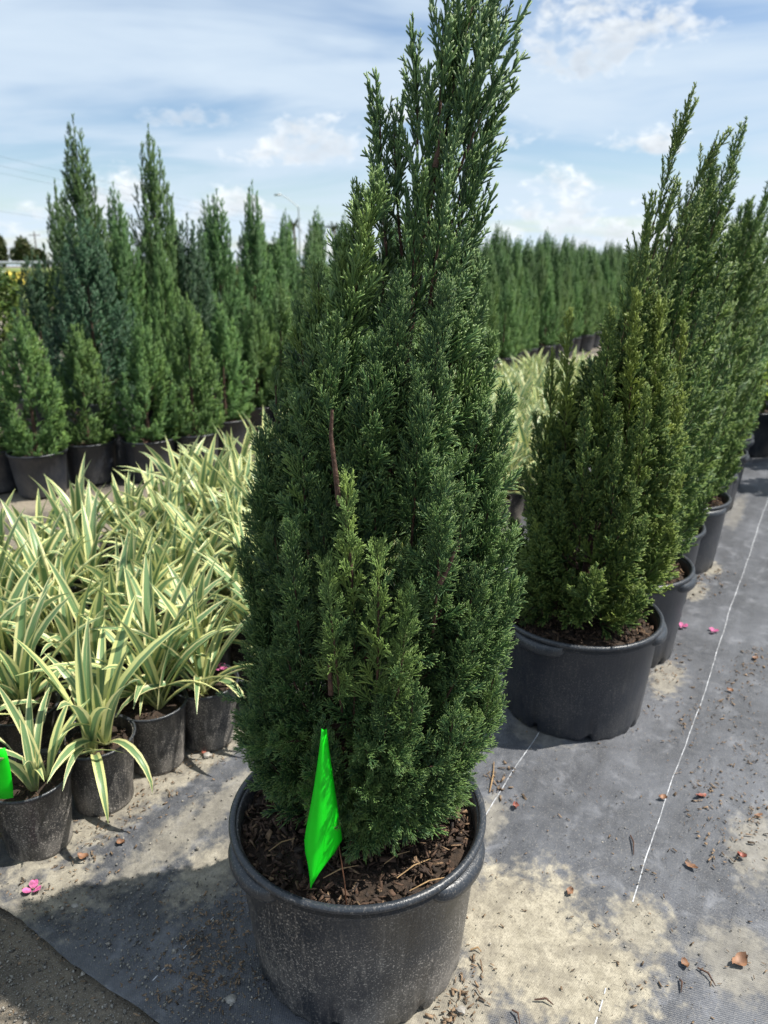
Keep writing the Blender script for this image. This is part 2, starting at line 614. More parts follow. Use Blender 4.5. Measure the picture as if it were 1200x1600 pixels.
SAND = []
for (px, py, ru, rv, amt) in [(800, 1450, .22, .19, 1.0), (900, 1530, .18, .17, 1.0), (1000, 1450, .10, .08, .8), (1180, 1330, .16, .07, .45), (1150, 1500, .10, .10, .45),
                              (760, 1290, .12, .05, .5), (330, 1360, .16, .09, .75), (250, 1330, .3, .08, .5), (205, 1245, .6, .08, .75), (330, 1170, .6, .08, .75), (90, 1390, .15, .09, .75), (345, 1260, .2, .06, .5),
                              (1040, 1060, .14, .06, .6), (1020, 1010, .10, .05, .8), (1085, 925, .12, .07, .6), (1110, 890, .10, .06, .7),
                              (840, 1145, .08, .10, .3), (1150, 800, .4, .05, .3), (700, 1590, .14, .12, .8), (120, 1410, .07, .07, .6)]:
    a, b = uvof(px, py)
    SAND.append((a, b, ru, rv, amt))
M['fabric'] = fabric_material()
M['thread'] = simple('white_thread', (0.40, 0.41, 0.43), 0.7, 0.45, 60)
M['grass'] = simple('field_grass', (0.13, 0.16, 0.045), 0.9, 0.45, 0.25)
M['road'] = simple('far_asphalt', (0.16, 0.16, 0.16), 0.9, 0.15, 0.3)
M['steel'] = simple('galvanised_steel', (0.38, 0.40, 0.42), 0.5, 0.12, 3, 0, 0.3)
M['yellow'] = simple('yellow_flower', (0.50, 0.40, 0.05), 0.7, 0.3, 12)
M['carpaint'] = simple('silver_car_paint', (0.30, 0.32, 0.35), 0.3, 0.05, 3, 0, 0.4)
M['carglass'] = simple('dark_car_glass', (0.02, 0.025, 0.03), 0.12, 0.1, 3)
M['rubber'] = simple('tyre_rubber', (0.02, 0.02, 0.02), 0.8, 0.1, 5)

# ------------------------------------------------------------------ the setting: ground, fabric, field, road
G = 4000.0
gm = make_mesh('ground', [(-G, -G, 0), (G, -G, 0), (G, G, 0), (-G, G, 0)], [(0, 1, 2, 3)], M['ground'])
gr = obj('ground', gm, kind='structure')
gr.location.z = -0.008

FAB_ROT = math.atan2(DU[1], DU[0])       # object x axis runs along the rows
V_LEFT, V_RIGHT, U_CUT = -1.40, 3.2, 0.585


def fab_z(u, v):
    z = 0.004 + 0.0022 * smoothnoise(u * 5, v * 7, 3) + 0.0012 * smoothnoise(u * 19, v * 23, 5)
    return np.maximum(z, 0.0008)


def build_fabric():
    us = np.concatenate([np.arange(0, 3.6, 0.02), np.arange(3.6, 9, 0.12), np.array([9.2, 11, 14, 20, 30, 45.])])
    us = us + U_CUT
    vsn = np.concatenate([np.arange(V_LEFT, 0.5, 0.02), np.arange(0.5, V_RIGHT, 0.12)])
    Ug, Vg = np.meshgrid(us, vsn, indexing='ij')
    near = np.clip(1 - (Ug - U_CUT) / 0.10, 0, 1)
    Ug = Ug + near * (0.016 * smoothnoise(Vg * 4, 0 * Vg, 11) + 0.006 * smoothnoise(Vg * 23, 0 * Vg, 12))
    Z = fab_z(Ug, Vg)
    # the cut end curls up off the soil a little, with a fold just behind it
    d = Ug - U_CUT
    lift = np.clip(0.6 + smoothnoise(Vg * 5, 0 * Vg, 21), 0, 1.4)
    Z = Z + 0.007 * lift * np.exp(-(np.clip(d, 0, 1) / 0.03) ** 2) + 0.006 * lift * np.exp(-((d - 0.10 - 0.02 * smoothnoise(Vg * 6, 0 * Vg, 31)) / 0.014) ** 2)
    n0, n1 = Ug.shape
    V = np.stack([Ug, -Vg, Z], -1).reshape(-1, 3)       # x along rows, y = -v keeps the frame right-handed
    idx = np.arange(n0 * n1).reshape(n0, n1)
    Fc = np.stack([idx[:-1, :-1], idx[:-1, 1:], idx[1:, 1:], idx[1:, :-1]], -1).reshape(-1, 4)[:, ::-1]
    me = make_mesh('weed_fabric', V, Fc, M['fabric'], True)
    o = obj('weed_fabric', me, rot=(0, 0, FAB_ROT), kind='structure')
    # woven marker threads, part of the fabric
    for k, vv in enumerate((-0.158, -0.510, -0.850, 0.19)):
        u = np.arange(U_CUT + 0.02, 9.0, 0.012)
        w = 0.0010
        wob = 0.006 * smoothnoise(u * 3.2, 0 * u, 40 + k) + 0.003 * smoothnoise(u * 11, 0 * u, 50 + k)
        z = fab_z(u, vv + wob) + 0.0012
        ok = np.ones(len(u), bool)
        if k == 0:
            ok = (u > 1.24) | ((u > 0.9) & (u < 1.02) & (np.arange(len(u)) % 3 > 0))
        if k == 1:
            ok = u > 1.30
        if k == 2:
            ok = (u < 0.78) & (np.arange(len(u)) % 2 == 0)
        L = np.stack([u, -(vv + wob) - w, z], -1)
        Rr = np.stack([u, -(vv + wob) + w, z], -1)
        V = np.concatenate([L, Rr])
        n = len(u)
        Fc = np.array([(i, i + 1, n + i + 1, n + i) for i in range(n - 1) if ok[i]])
        obj('marker_thread', make_mesh('marker_thread', V, Fc[:, ::-1], M['thread']), parent=o)
    return o


M['thread']
fabric = build_fabric()

field = make_mesh('field', [(-400, 24, 0.0), (400, 24, 0.0), (400, 140, 0.0), (-400, 140, 0.0)], [(0, 1, 2, 3)], M['grass'])
obj('grass_field', field, kind='structure').location.z = 0.02
V, Fc = box(-400, 400, 102, 112, 0.0, 0.9)
V[:, 1] += np.where(V[:, 2] < 0.5, np.where(V[:, 1] < 107, -4, 4), 0)
obj('road_embankment', make_mesh('road_embankment', V, Fc, M['grass']), kind='structure', loc=(0, 0, 0.03))
obj('far_road', make_mesh('far_road', [(-400, 103, .94), (400, 103, .94), (400, 111, .94), (-400, 111, .94)], [(0, 1, 2, 3)], M['road']), kind='structure')

# ------------------------------------------------------------------ juniper foliage
UP = np.array((0.0, 0.0, 1.0))


def norm(a):
    return a / (np.linalg.norm(a, axis=-1, keepdims=True) + 1e-9)


def frame(D):
    ref = np.where(np.abs(D[:, 2:3]) < 0.9, np.array([[0, 0, 1.0]]), np.array([[1.0, 0, 0]]))
    a = norm(np.cross(D, ref))
    return a, np.cross(D, a)


def shoots(P, D, L, Rr, sides=3, two=True, bend=None):
    """rounded tapering shoots -> verts, tris, tip value"""
    n = len(P)
    A, B = frame(D)
    rings = [(0.0, 0.95), (0.86, 0.95)] if two else [(0.0, 1.25)]
    V, T = [], []
    for t, k in rings:
        c = P + D * (L * t)[:, None]
        if bend is not None:
            c = c + bend * (t * t) * L[:, None]
        for s in range(sides):
            th = 2 * math.pi * s / sides
            V.append(c + (Rr * k)[:, None] * (math.cos(th) * A + math.sin(th) * B))
            T.append(np.full(n, t))
    c = P + D * L[:, None]
    if bend is not None:
        c = c + bend * L[:, None]
    V.append(c)
    T.append(np.ones(n))
    V = np.stack(V, 1)
    T = np.stack(T, 1)
    k = V.shape[1]
    tri = []
    for r in range(len(rings) - 1):
        for s in range(sides):
            s2 = (s + 1) % sides
            a, b = r * sides, (r + 1) * sides
            tri += [(a + s, a + s2, b + s2), (a + s, b + s2, b + s)]
    a = (len(rings) - 1) * sides
    for s in range(sides):
        tri.append((a + s, a + (s + 1) % sides, k - 1))
    tri = np.array(tri)
    F3 = (tri[None] + (np.arange(n) * k)[:, None, None]).reshape(-1, 3)
    return V.reshape(-1, 3), F3, T.reshape(-1)


def spray_template(seed, n_side, n_sub, r, two=True, l_a=0.44, l_b=0.11):
    """one feathery juniper spray of unit length along +Z"""
    q = np.random.default_rng(seed)
    P, D, L, Rr, Bd = [], [], [], [], []
    bx = q.normal(0, 0.10, 2)

    def axis(t):
        return np.array((bx[0] * t * t, bx[1] * t * t, t))
    # main axis in three pieces
    for a, b in ((0, .36), (.34, .7), (.68, 1.0)):
        p0, p1 = axis(a), axis(b)
        P.append(p0); D.append(norm(p1 - p0)); L.append(np.linalg.norm(p1 - p0)); Rr.append(r * (1.15 - 0.25 * a)); Bd.append(np.zeros(3))
    flat = q.uniform(0, math.pi)
    for i in range(n_side):
        t = 0.10 + 0.82 * (i + q.uniform(-.3, .3)) / n_side
        az = flat + (i % 2) * math.pi + q.normal(0, 0.65)
        al = R(q.uniform(22, 38)) * (1 - 0.25 * t)
        d = np.array((math.sin(al) * math.cos(az), math.sin(al) * math.sin(az), math.cos(al)))
        l = (l_a * (1 - t) ** 0.8 + l_b) * q.uniform(0.8, 1.2)
        p = axis(t)
        bend = np.array((0, 0, 0.12)) - 0.15 * np.array((d[0], d[1], 0))
        P.append(p); D.append(d); L.append(l); Rr.append(r * 0.92); Bd.append(bend)
        m = max(1, int(round(n_sub * (0.45 + 0.9 * (1 - t)))))
        for j in range(m):
            tt = 0.22 + 0.66 * (j + q.uniform(-.25, .25)) / m
            pp = p + d * l * tt + bend * tt * tt * l
            ref = norm(np.cross(d, q.normal(0, 1, 3)))
            a2 = R(q.uniform(22, 40))
            dd = norm(d * math.cos(a2) + ref * math.sin(a2) + UP * 0.12)
            P.append(pp); D.append(dd); L.append(l * (0.50 * (1 - tt) + 0.20) * q.uniform(.8, 1.2) + 0.035); Rr.append(r * 0.85); Bd.append(UP * 0.06)
    return shoots(np.array(P), np.array(D), np.array(L), np.array(Rr), 3, two, np.array(Bd))


HI = [spray_template(100 + i, 9, 3, 0.0215) for i in range(6)]
HI_FINE = [spray_template(200 + i, 11, 3, 0.0150) for i in range(5)]
TWIG = [spray_template(250 + i, 15, 1.2, 0.0145, True, 0.19, 0.06) for i in range(6)]
MIDT = [spray_template(300 + i, 7, 2, 0.027) for i in range(5)]
LOW = [spray_template(400 + i, 6, 2, 0.036, two=False) for i in range(5)]


class Crown:
    def __init__(self, seed):
        self.q = np.random.default_rng(seed)
        self.inst = {}            # template id -> list of (pos, dir, length, roll, tint)
        self.stems = []

    def add(self, tid, p, d, l, tint):
        self.inst.setdefault(tid, []).append((p, d, l, self.q.uniform(0, 6.283), tint))

    def plume(self, base, tip, bulge=None, n=30, L0=0.09, L1=0.035, a0=44, a1=20, tset='hi', tint=0.4, t0=0.12, stem=0.004, tipn=1, up=0.22):
        q = self.q
        b, e = np.asarray(base, float), np.asarray(tip, float)
        c = (b + e) / 2 if bulge is None else np.asarray(bulge, float)
        ln = np.linalg.norm(e - b)
        pts = [b * (1 - t) ** 2 + c * 2 * t * (1 - t) + e * t * t for t in np.linspace(0, 1, 7)]
        self.stems.append((pts, [stem * (1 - 0.8 * i / 6) + 0.0008 for i in range(7)]))
        az = q.uniform(0, 6.28)
        for i in range(n):
            t = t0 + (1 - t0) * ((i + q.uniform(0, 1)) / n) ** 0.9
            pos = b * (1 - t) ** 2 + c * 2 * t * (1 - t) + e * t * t
            tan = norm(2 * (1 - t) * (c - b) + 2 * t * (e - c))
            az += 2.39996 + q.normal(0, 0.25)
            A, B = frame(tan[None])
            al = R(a0 + (a1 - a0) * t + q.normal(0, 6))
            d = math.cos(al) * tan + math.sin(al) * (math.cos(az) * A[0] + math.sin(az) * B[0])
            d = norm(d + UP * up)
            l = (L1 + (L0 - L1) * (1 - t) ** 0.75) * q.uniform(0.72, 1.25)
            self.add((tset, int(q.integers(0, 99))), pos, d, l, np.clip(tint + q.normal(0, 0.10), 0, 1))
        tan = norm(e - c)
        for k in range(tipn):
            tw = 'low' if tset == 'low' else 'twig'
            lt = L1 * (1.5 if tset == 'low' else 2.0)
            self.add((tw, int(q.integers(0, 99))), e - tan * lt * 0.55, norm(tan + q.normal(0, .10, 3)), lt, tint + 0.12)

    def mesh(self, name, mat):
        sets = {'twig': TWIG, 'hi': HI, 'fine': HI_FINE, 'mid': MIDT, 'low': LOW}
        by = {}
        for (s, k), lst in self.inst.items():
            by.setdefault((s, k % len(sets[s])), []).extend(lst)
        VV, FF, TT, NN, o = [], [], [], [], 0
        for (s, k), lst in by.items():
            V, F3, T = sets[s][k]
            P = np.array([x[0] for x in lst]); D = norm(np.array([x[1] for x in lst])); Ln = np.array([x[2] for x in lst])
            ro = np.array([x[3] for x in lst]); ti = np.array([x[4] for x in lst])
            A, B = frame(D)
            A2 = np.cos(ro)[:, None] * A + np.sin(ro)[:, None] * B
            B2 = np.cross(D, A2)
            W = P[:, None] + Ln[:, None, None] * (V[None, :, 0:1] * A2[:, None] + V[None, :, 1:2] * B2[:, None] + V[None, :, 2:3] * D[:, None])
            n, m = len(lst), len(V)
            VV.append(W.reshape(-1, 3))
            FF.append((F3[None] + (np.arange(n) * m)[:, None, None]).reshape(-1, 3) + o)
            TT.append(np.tile(T, n))
            NN.append(np.repeat(ti, m))
            o += n * m
        self.count = sum(len(f) for f in FF)
        return make_mesh(name, np.concatenate(VV), np.concatenate(FF), mat, True, {'tip': np.concatenate(TT), 'tint': np.concatenate(NN)})

    def trunk_mesh(self, name, trunk_pts, trunk_r, sides=7, every=1):
        parts = [tube(trunk_pts, trunk_r, 9)]
        for pts, rr in self.stems[::every]:
            parts.append(tube(pts, rr, 4 if sides < 7 else 5))
        V, Fc = join(parts)
        return make_mesh(name, V, Fc, M['bark'], True)


# ------------------------------------------------------------------ pots
def pot_profile(Rt, Rb, h, rim):
    return [(Rb * 0.90, 0.0), (Rb * 0.985, 0.004), (Rb, 0.012), (Rb * 1.002, 0.03), (Rb + (Rt - Rb) * 0.5, h * 0.5), (Rt * 0.985, h - rim * 2.6), (Rt * 0.998, h - rim * 2.4), (Rt * 1.0, h - rim),
            (Rt * 0.985, h - rim * 0.5), (Rt * 0.965, h - rim), (Rt * 0.955, h - rim * 2.6), (Rt * 0.9, h * 0.55)]


def pot_mesh(name, Rt, Rb, h, rim, mat, seg=96, ribs=True):
    prof = pot_profile(Rt, Rb, h, rim)

    def rm(th, i):
        if ribs and i <= 2:
            k = 0.985 if int(th / (2 * math.pi) * seg) % 4 < 2 else 1.0
            hole = (th / (2 * math.pi) * 8 + 0.31) % 1.0
            return k * (0.86 if hole < 0.085 else 1.0)
        return 1.0
    V, Fc = lathe(prof, seg, rm)
    return make_mesh(name, V, Fc, mat, True)


def rim_mesh(name, Rt, h, rim, mat, seg=96):
    prof = []
    for k in range(9):
        a = math.pi * (-0.62 + 1.5 * k / 8)
        prof.append((Rt + 0.003 + rim * 0.48 * math.cos(a), h - rim * 0.48 + rim * 0.48 * math.sin(a)))
    prof = [(Rt - 0.001, h - rim * 1.7)] + [(Rt + rim * 0.42, h - rim * 1.5)] + prof + [(Rt - rim * 0.35, h - rim * 2.2)]
    V, Fc = lathe(prof, seg)
    return make_mesh(name, V, Fc, mat, True)


def handle_mesh(name, Rt, h, rim, th0, half, mat):
    """rounded grip swelling out below the rim"""
    nt, V, Fc = 23, [], []
    prof = [(0.0, -0.9), (0.5, -1.0), (0.85, -1.25), (1.0, -1.8), (0.95, -2.5), (0.6, -3.1), (0.0, -3.3)]
    for j in range(nt):
        s = -1 + 2 * j / (nt - 1)
        th = th0 + s * half
        e = max(0.0, 1 - abs(s) ** 2.6) ** 0.6
        for o, z in prof:
            r = Rt * 0.995 + (0.0185 * e + 0.002) * o
            V.append((r * math.cos(th), r * math.sin(th), h + z * rim * (0.72 + 0.38 * e)))
    m = len(prof)
    for j in range(nt - 1):
        for i in range(m - 1):
            a = j * m + i
            Fc.append((a, a + 1, a + m + 1, a + m))
    return make_mesh(name, np.array(V), np.array(Fc), mat, True)


def mulch_mesh(name, r, z, seed, amp=0.010, seg=40, rings=9):
    V, Fc = [(0, 0, z + amp)], []
    for i in range(1, rings + 1):
        for j in range(seg):
            th = 2 * math.pi * j / seg
            rr = r * i / rings
            x, y = rr * math.cos(th), rr * math.sin(th)
            V.append((x, y, z + amp * float(smoothnoise(np.array(x * 60), np.array(y * 60), seed)) + amp * (1 - (i / rings) ** 2)))
    for j in range(seg):
        Fc.append((0, 1 + j, 1 + (j + 1) % seg))
    for i in range(rings - 1):
        for j in range(seg):
            a, b = 1 + i * seg + j, 1 + i * seg + (j + 1) % seg
            Fc.append((a, a + seg, b + seg, b))
    return make_mesh(name, np.array(V), Fc, M['soil'], True)


def chip_mesh(name, q, l, w, t):
    V, Fc = box(-l / 2, l / 2, -w / 2, w / 2, -t / 2, t / 2)
    V = V + q.normal(0, 1, V.shape) * np.array((l * .10, w * .16, t * .25))
    V[:, 2] += (V[:, 0] / l) ** 2 * t * q.uniform(-1.5, 1.5)
    return V, Fc


CHIPS = []
for k in range(14):
    q = np.random.default_rng(900 + k)
    V, Fc = chip_mesh('c', q, q.uniform(.009, .026), q.uniform(.003, .0075), q.uniform(.0012, .0026))
    CHIPS.append((V, Fc))
CHIP_ME = [make_mesh('bark_chip', V, Fc, M['mulch']) for V, Fc in CHIPS]


def rand_rot(q, tilt=0.5):
    return np.array(Euler((q.normal(0, tilt), q.normal(0, tilt), q.uniform(0, 6.28))).to_matrix())


def chips_joined(name, n, rmax, z, seed, scale=1.0, dome=0.0, mat=None, rmin=0.0):
    q = np.random.default_rng(seed)
    parts, tint = [], []
    for i in range(n):
        V, Fc = CHIPS[int(q.integers(0, len(CHIPS)))]
        rr = math.sqrt(q.uniform((rmin / rmax) ** 2, 1)) * rmax
        th = q.uniform(0, 6.283)
        p = np.array((rr * math.cos(th), rr * math.sin(th), z + dome * (1 - (rr / rmax) ** 2) + q.uniform(0.0, 0.008)))
        parts.append((V * scale * q.uniform(.6, 1.3) @ rand_rot(q).T + p, Fc))
        tint.append(np.full(8, q.uniform(0, 1)))
    V, Fc = join(parts)
    return make_mesh(name, V, Fc, mat or M['mulch'], False, {'tint': np.concatenate(tint)})


POT15 = dict(Rt=0.216, Rb=0.193, h=0.305, rim=0.014)
ME = {}
ME['pot15'] = pot_mesh('pot', mat=M['pot'], **POT15)
ME['pot15_clean'] = pot_mesh('pot', mat=M['pot_clean'], **POT15)
ME['rim15'] = rim_mesh('rim', 0.216, 0.305, 0.014, M['rim'])
ME['mulch15'] = mulch_mesh('mulch', 0.207, 0.264, 1, 0.012)
ME['chips15'] = chips_joined('bark_litter', 1300, 0.202, 0.268, 5, 0.8, 0.010)
for k, a in enumerate((-145, -35, 90)):
    ME['handle15_%d' % k] = handle_mesh('handle', 0.216, 0.305, 0.014, R(a), R(20), M['rim'])
ME['pot3'] = pot_mesh('pot', 0.150, 0.126, 0.245, 0.011, M['pot_clean'], 48)
ME['rim3'] = rim_mesh('rim', 0.150, 0.245, 0.011, M['rim'], 48)
ME['mulch3'] = mulch_mesh('mulch', 0.143, 0.205, 2, 0.008, 24, 5)
ME['chips3'] = chips_joined('bark_litter', 90, 0.135, 0.212, 6, 1.3, 0.006)
ME['potbig'] = pot_mesh('pot', 0.215, 0.19, 0.40, 0.014, M['pot_clean'], 48)
ME['rimbig'] = rim_mesh('rim', 0.215, 0.40, 0.014, M['rim'], 48)
ME['potgrey'] = pot_mesh('pot', 0.20, 0.175, 0.43, 0.014, M['pot_grey'], 48)
ME['rimgrey'] = rim_mesh('rim', 0.20, 0.43, 0.014, M['pot_grey'], 48)
ME['mulchbig'] = mulch_mesh('mulch', 0.190, 0.35, 3, 0.008, 24, 5)
ME['pot1'] = pot_mesh('pot', 0.083, 0.067, 0.180, 0.006, M['pot_small'], 48, False)
ME['rim1'] = rim_mesh('rim', 0.083, 0.180, 0.006, M['rim'], 48)
ME['mulch1'] = mulch_mesh('mulch', 0.0785, 0.150, 4, 0.005, 24, 4)
ME['chips1'] = chips_joined('bark_litter', 70, 0.074, 0.154, 7, 0.62, 0.004)

# ------------------------------------------------------------------ the tagged juniper
MAIN = np.array((-0.046, 1.072, 0.0))


def P_main(px, py, dy=0.0):
    return at(px, py, MAIN[1] + dy) - MAIN


ENV = [(40, 715, 770), (100, 680, 775), (200, 610, 762), (300, 575, 742), (400, 540, 738), (500, 478, 742), (600, 462, 752), (700, 420, 775), (800, 405, 780),
       (900, 390, 796), (1000, 368, 798), (1080, 362, 792), (1150, 372, 750), (1220, 400, 725), (1290, 450, 690), (1330, 520, 640)]
env_z, env_c, env_r = [], [], []
for y_, xl, xr in ENV:
    a, b = P_main(xl, y_), P_main(xr, y_)
    env_z.append(a[2]); env_c.append((a[0] + b[0]) / 2); env_r.append((b[0] - a[0]) / 2)
env_z, env_c, env_r = (np.array(v)[::-1] for v in (env_z, env_c, env_r))
e_c = lambda z: float(np.interp(z, env_z, env_c))
e_r = lambda z: float(np.interp(z, env_z, env_r))


def build_main():
    root = thing('potted_juniper', 'tall leaning juniper in a dusty black pot with a green marker flag', 'juniper', MAIN)
    C = Crown(11)
    q = C.q
    ax = [(0.0, 0.0, 0.22), (0.004, 0.0, 0.45), (0.02, 0.0, 0.72), (0.055, 0, 0.95), (0.085, 0, 1.15), (0.118, 0, 1.36)]
    # plumes that make the outline: tip pixel, base pixel, depth, sprays, spray length
    K = [((738, 8), (672, 330), 0.00, 16, .130, .075, 'twig', .42), ((776, 40), (705, 250), .02, 7, .115, .07, 'twig', .40), ((692, 46), (680, 250), -.02, 8, .105, .065, 'twig', .40),
         ((716, 20), (695, 240), .01, 6, .11, .065, 'twig', .45), ((762, 30), (710, 230), .03, 6, .11, .065, 'twig', .42),
         ((650, 112), (648, 320), .03, 9, .11, .065, 'twig', .36), ((780, 116), (705, 300), -.02, 9, .11, .065, 'twig', .36), ((748, 110), (692, 290), -.03, 8, .105, .065, 'twig', .38),
         ((594, 182), (604, 400), .02, 8, .11, .065, 'twig', .34), ((616, 205), (628, 400), .04, 8, .11, .065, 'twig', .36), ((672, 170), (655, 380), -.03, 11, .105, .065, 'twig', .40),
         ((768, 185), (700, 360), .03, 10, .11, .065, 'twig', .36), ((748, 262), (695, 420), .0, 12, .11, .065, 'twig', .34), ((740, 345), (690, 520), .02, 14, .11, .065, 'twig', .34),
         ((700, 250), (670, 480), -.06, 18, .105, .06, 'twig', .42), ((650, 300), (635, 560), -.05, 20, .105, .06, 'twig', .40), ((690, 330), (665, 560), .04, 18, .105, .06, 'twig', .36), ((640, 350), (630, 560), .04, 16, .105, .06, 'twig', .36), ((710, 410), (680, 620), -.06, 24, .07, .038, 'hi', .40),
         ((742, 430), (695, 600), -.01, 26, .07, .036, 'hi', .38),
         ((590, 300), (505, 700), -.07, 44, .085, .040, 'hi', .62), ((560, 318), (535, 560), -.03, 24, .065, .036, 'hi', .50), ((600, 320), (590, 600), .03, 26, .07, .036, 'hi', .36),
         ((535, 392), (520, 600), -.05, 22, .062, .034, 'hi', .60), ((498, 440), (505, 680), -.03, 24, .062, .034, 'hi', .55), ((468, 500), (492, 740), -.02, 24, .062, .034, 'hi', .48),
         ((625, 460), (605, 740), -.10, 36, .075, .036, 'fine', .34), ((690, 470), (660, 760), -.11, 36, .075, .036, 'fine', .30), ((655, 600), (640, 880), -.14, 36, .08, .036, 'fine', .30),
         ((585, 560), (570, 800), -.12, 34, .08, .036, 'fine', .36), ((520, 520), (520, 800), -.11, 36, .08, .036, 'fine', .44),
         ((764, 548), (720, 800), .0, 30, .07, .036, 'hi', .50), ((784, 640), (735, 860), -.02, 30, .075, .036, 'hi', .46), ((793, 668), (770, 800), .03, 10, .032, .026, 'hi', .50),
         ((776, 740), (730, 940), -.05, 34, .08, .036, 'fine', .48), ((792, 850), (725, 1020), -.06, 36, .08, .036, 'fine', .50), ((796, 930), (720, 1080), -.05, 34, .08, .036, 'fine', .46),
         ((431, 602), (424, 740), .0, 10, .032, .026, 'hi', .50), ((408, 698), (440, 900), -.02, 28, .07, .036, 'hi', .40), ((402, 780), (445, 980), -.04, 30, .075, .036, 'fine', .36),
         ((386, 880), (440, 1080), -.03, 30, .08, .036, 'fine', .34), ((541, 760), (560, 1040), -.19, 30, .055, .028, 'hi', .86), ((512, 900), (535, 1120), -.21, 28, .06, .030, 'fine', .66),
         ((590, 860), (585, 1140), -.20, 30, .06, .030, 'hi', .74), ((640, 930), (610, 1160), -.20, 32, .065, .030, 'fine', .66), ((455, 830), (475, 1080), -.16, 34, .07, .032, 'fine', .42),
         ((470, 640), (485, 900), -.11, 32, .07, .034, 'hi', .44), ((690, 760), (675, 1000), -.17, 36, .075, .034, 'fine', .40)]
    for (tx, ty), (bx, by), dy, n, L0, L1, ts, ti in K:
        tip = P_main(tx, ty, dy * 0.8)
        base = P_main(bx, by, dy * 0.45)
        mid = P_main(bx * .72 + tx * .28 + (8 if tx > bx else -6), by * .55 + ty * .45, dy)
        tw = ts == 'twig'
        C.plume(base, tip, mid, n, L0, L1, 30 if tw else 42, 13 if tw else 18, ts, ti, stem=0.0016)
    # the rest of the crown: plumes springing from the trunk and rising along the outline
    NF = 96
    for i in range(NF):
        f = (i + q.uniform(0, 1)) / NF
        zt = 0.44 + 0.70 * f ** 1.2
        ph = i * 2.39996 + q.normal(0, 0.3)
        r, c0 = e_r(zt - 0.03), e_c(zt)
        dep = 0.74
        ts = 'fine' if zt < 0.95 else 'hi'
        tip = np.array((c0 + r * .90 * math.cos(ph), r * dep * .90 * math.sin(ph), zt))
        zb = max(0.27, zt - q.uniform(.20, .32))
        cb = e_c(zb) * 0.8
        rb = e_r(max(zb, 0.36))
        base = np.array((cb + rb * .25 * math.cos(ph), rb * dep * .25 * math.sin(ph), zb))
        mid = np.array((c0 + r * .84 * math.cos(ph), r * dep * .84 * math.sin(ph), zb + 0.42 * (zt - zb)))
        sunny = 0.5 + 0.5 * math.cos(ph - R(27))  # lit side put into the colour: lighter tint towards the sun's side
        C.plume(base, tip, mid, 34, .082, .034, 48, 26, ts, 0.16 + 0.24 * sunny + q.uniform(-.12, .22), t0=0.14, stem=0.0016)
    # low skirt: short bushy shoots spreading over the rim
    for i in range(46):
        ph = i * 2.39996
        zt = q.uniform(0.305, 0.54)
        r = e_r(zt) if zt > .35 else 0.12
        tip = np.array((e_c(zt) + r * .93 * math.cos(ph), r * .74 * math.sin(ph), zt))
        base = np.array((0.0, 0.0, max(0.28, zt - q.uniform(.04, .12))))
        mid = (tip + base) / 2 + np.array((0, 0, -0.012))
        C.plume(base, tip, mid, 20, .062, .034, 50, 34, 'fine', 0.36 + q.uniform(-.1, .22), t0=0.35, up=0.32)
    # drooping tuft over the mulch
    for (tx, ty) in ((562, 1318), (585, 1285), (540, 1270), (640, 1290), (610, 1300), (455, 1250), (430, 1235), (690, 1225), (712, 1240), (500, 1262), (665, 1262)):
        dy = -0.115 if 480 < tx < 660 else -0.05
        tip = P_main(tx, ty, dy)
        C.plume((0.0, -0.02, 0.40), tip, (tip + np.array((0, -0.02, 0.46))) / 2 + np.array((0, -.03, .02)), 16, .050, .036, 50, 36, 'fine', 0.42 + q.uniform(-.1, .2), t0=0.5, up=0.1)
    crown = obj('crown', C.mesh('crown', M['juniper']), root)
    print('main crown tris', C.count)
    tm = C.trunk_mesh('trunk', ax, [.021, .017, .013, .010, .007, .002])
    obj('trunk', tm, root)
    # bare reddish stems that show between the plumes
    for pts in ([(519, 640), (517, 680), (524, 735), (530, 790)], [(541, 800), (543, 830), (546, 865), (548, 900)], [(716, 845), (703, 880), (688, 912)], [(516, 1005), (515, 1045), (517, 1085)],
                [(690, 205), (684, 235), (680, 262)]):
        dy = -0.155 if pts[0][1] > 500 else -0.05
        w = [P_main(x, y, dy) for x, y in pts]
        V, Fc = tube(w, np.linspace(.0020, .0040, len(w)), 7)
        obj('bare_stem', make_mesh('bare_stem', V, Fc, M['bark'], True), root)
    pot = obj('pot', ME['pot15'], root)
    obj('rim', ME['rim15'], pot)
    for k in range(3):
        obj('handle', ME['handle15_%d' % k], pot)
    mul = obj('mulch', ME['mulch15'], root)
    obj('bark_litter', ME['chips15'], mul, kind='stuff')
    for i in range(230):
        rr, th = math.sqrt(q.uniform(0.08, 1)) * 0.186, q.uniform(math.pi * 0.98, 2 * math.pi * 1.06)
        o = obj('bark_chip', CHIP_ME[i % len(CHIP_ME)], mul, (rr * math.cos(th), rr * math.sin(th), 0.278 + 0.012 * (1 - (rr / .2) ** 2) + q.uniform(0, .006)),
                Euler((q.normal(0, .5), q.normal(0, .5), q.uniform(0, 6.28))), q.uniform(.5, 1.15))
    for (x0, y0, x1, y1) in ((620, 1372, 672, 1342), (600, 1350, 640, 1330), (505, 1372, 560, 1352), (640, 1392, 700, 1370), (660, 1285, 700, 1275), (420, 1330, 460, 1310)):
        a, b = on(x0, y0, .292) - MAIN, on(x1, y1, .296) - MAIN
        c = (a + b) / 2 + np.array((0, 0, .006))
        V, Fc = tube([a, c, b], [.0008, .0012, .0006], 5)
        obj('straw', make_mesh('straw', V, Fc, M['straw']), mul)
    return root


build_main()

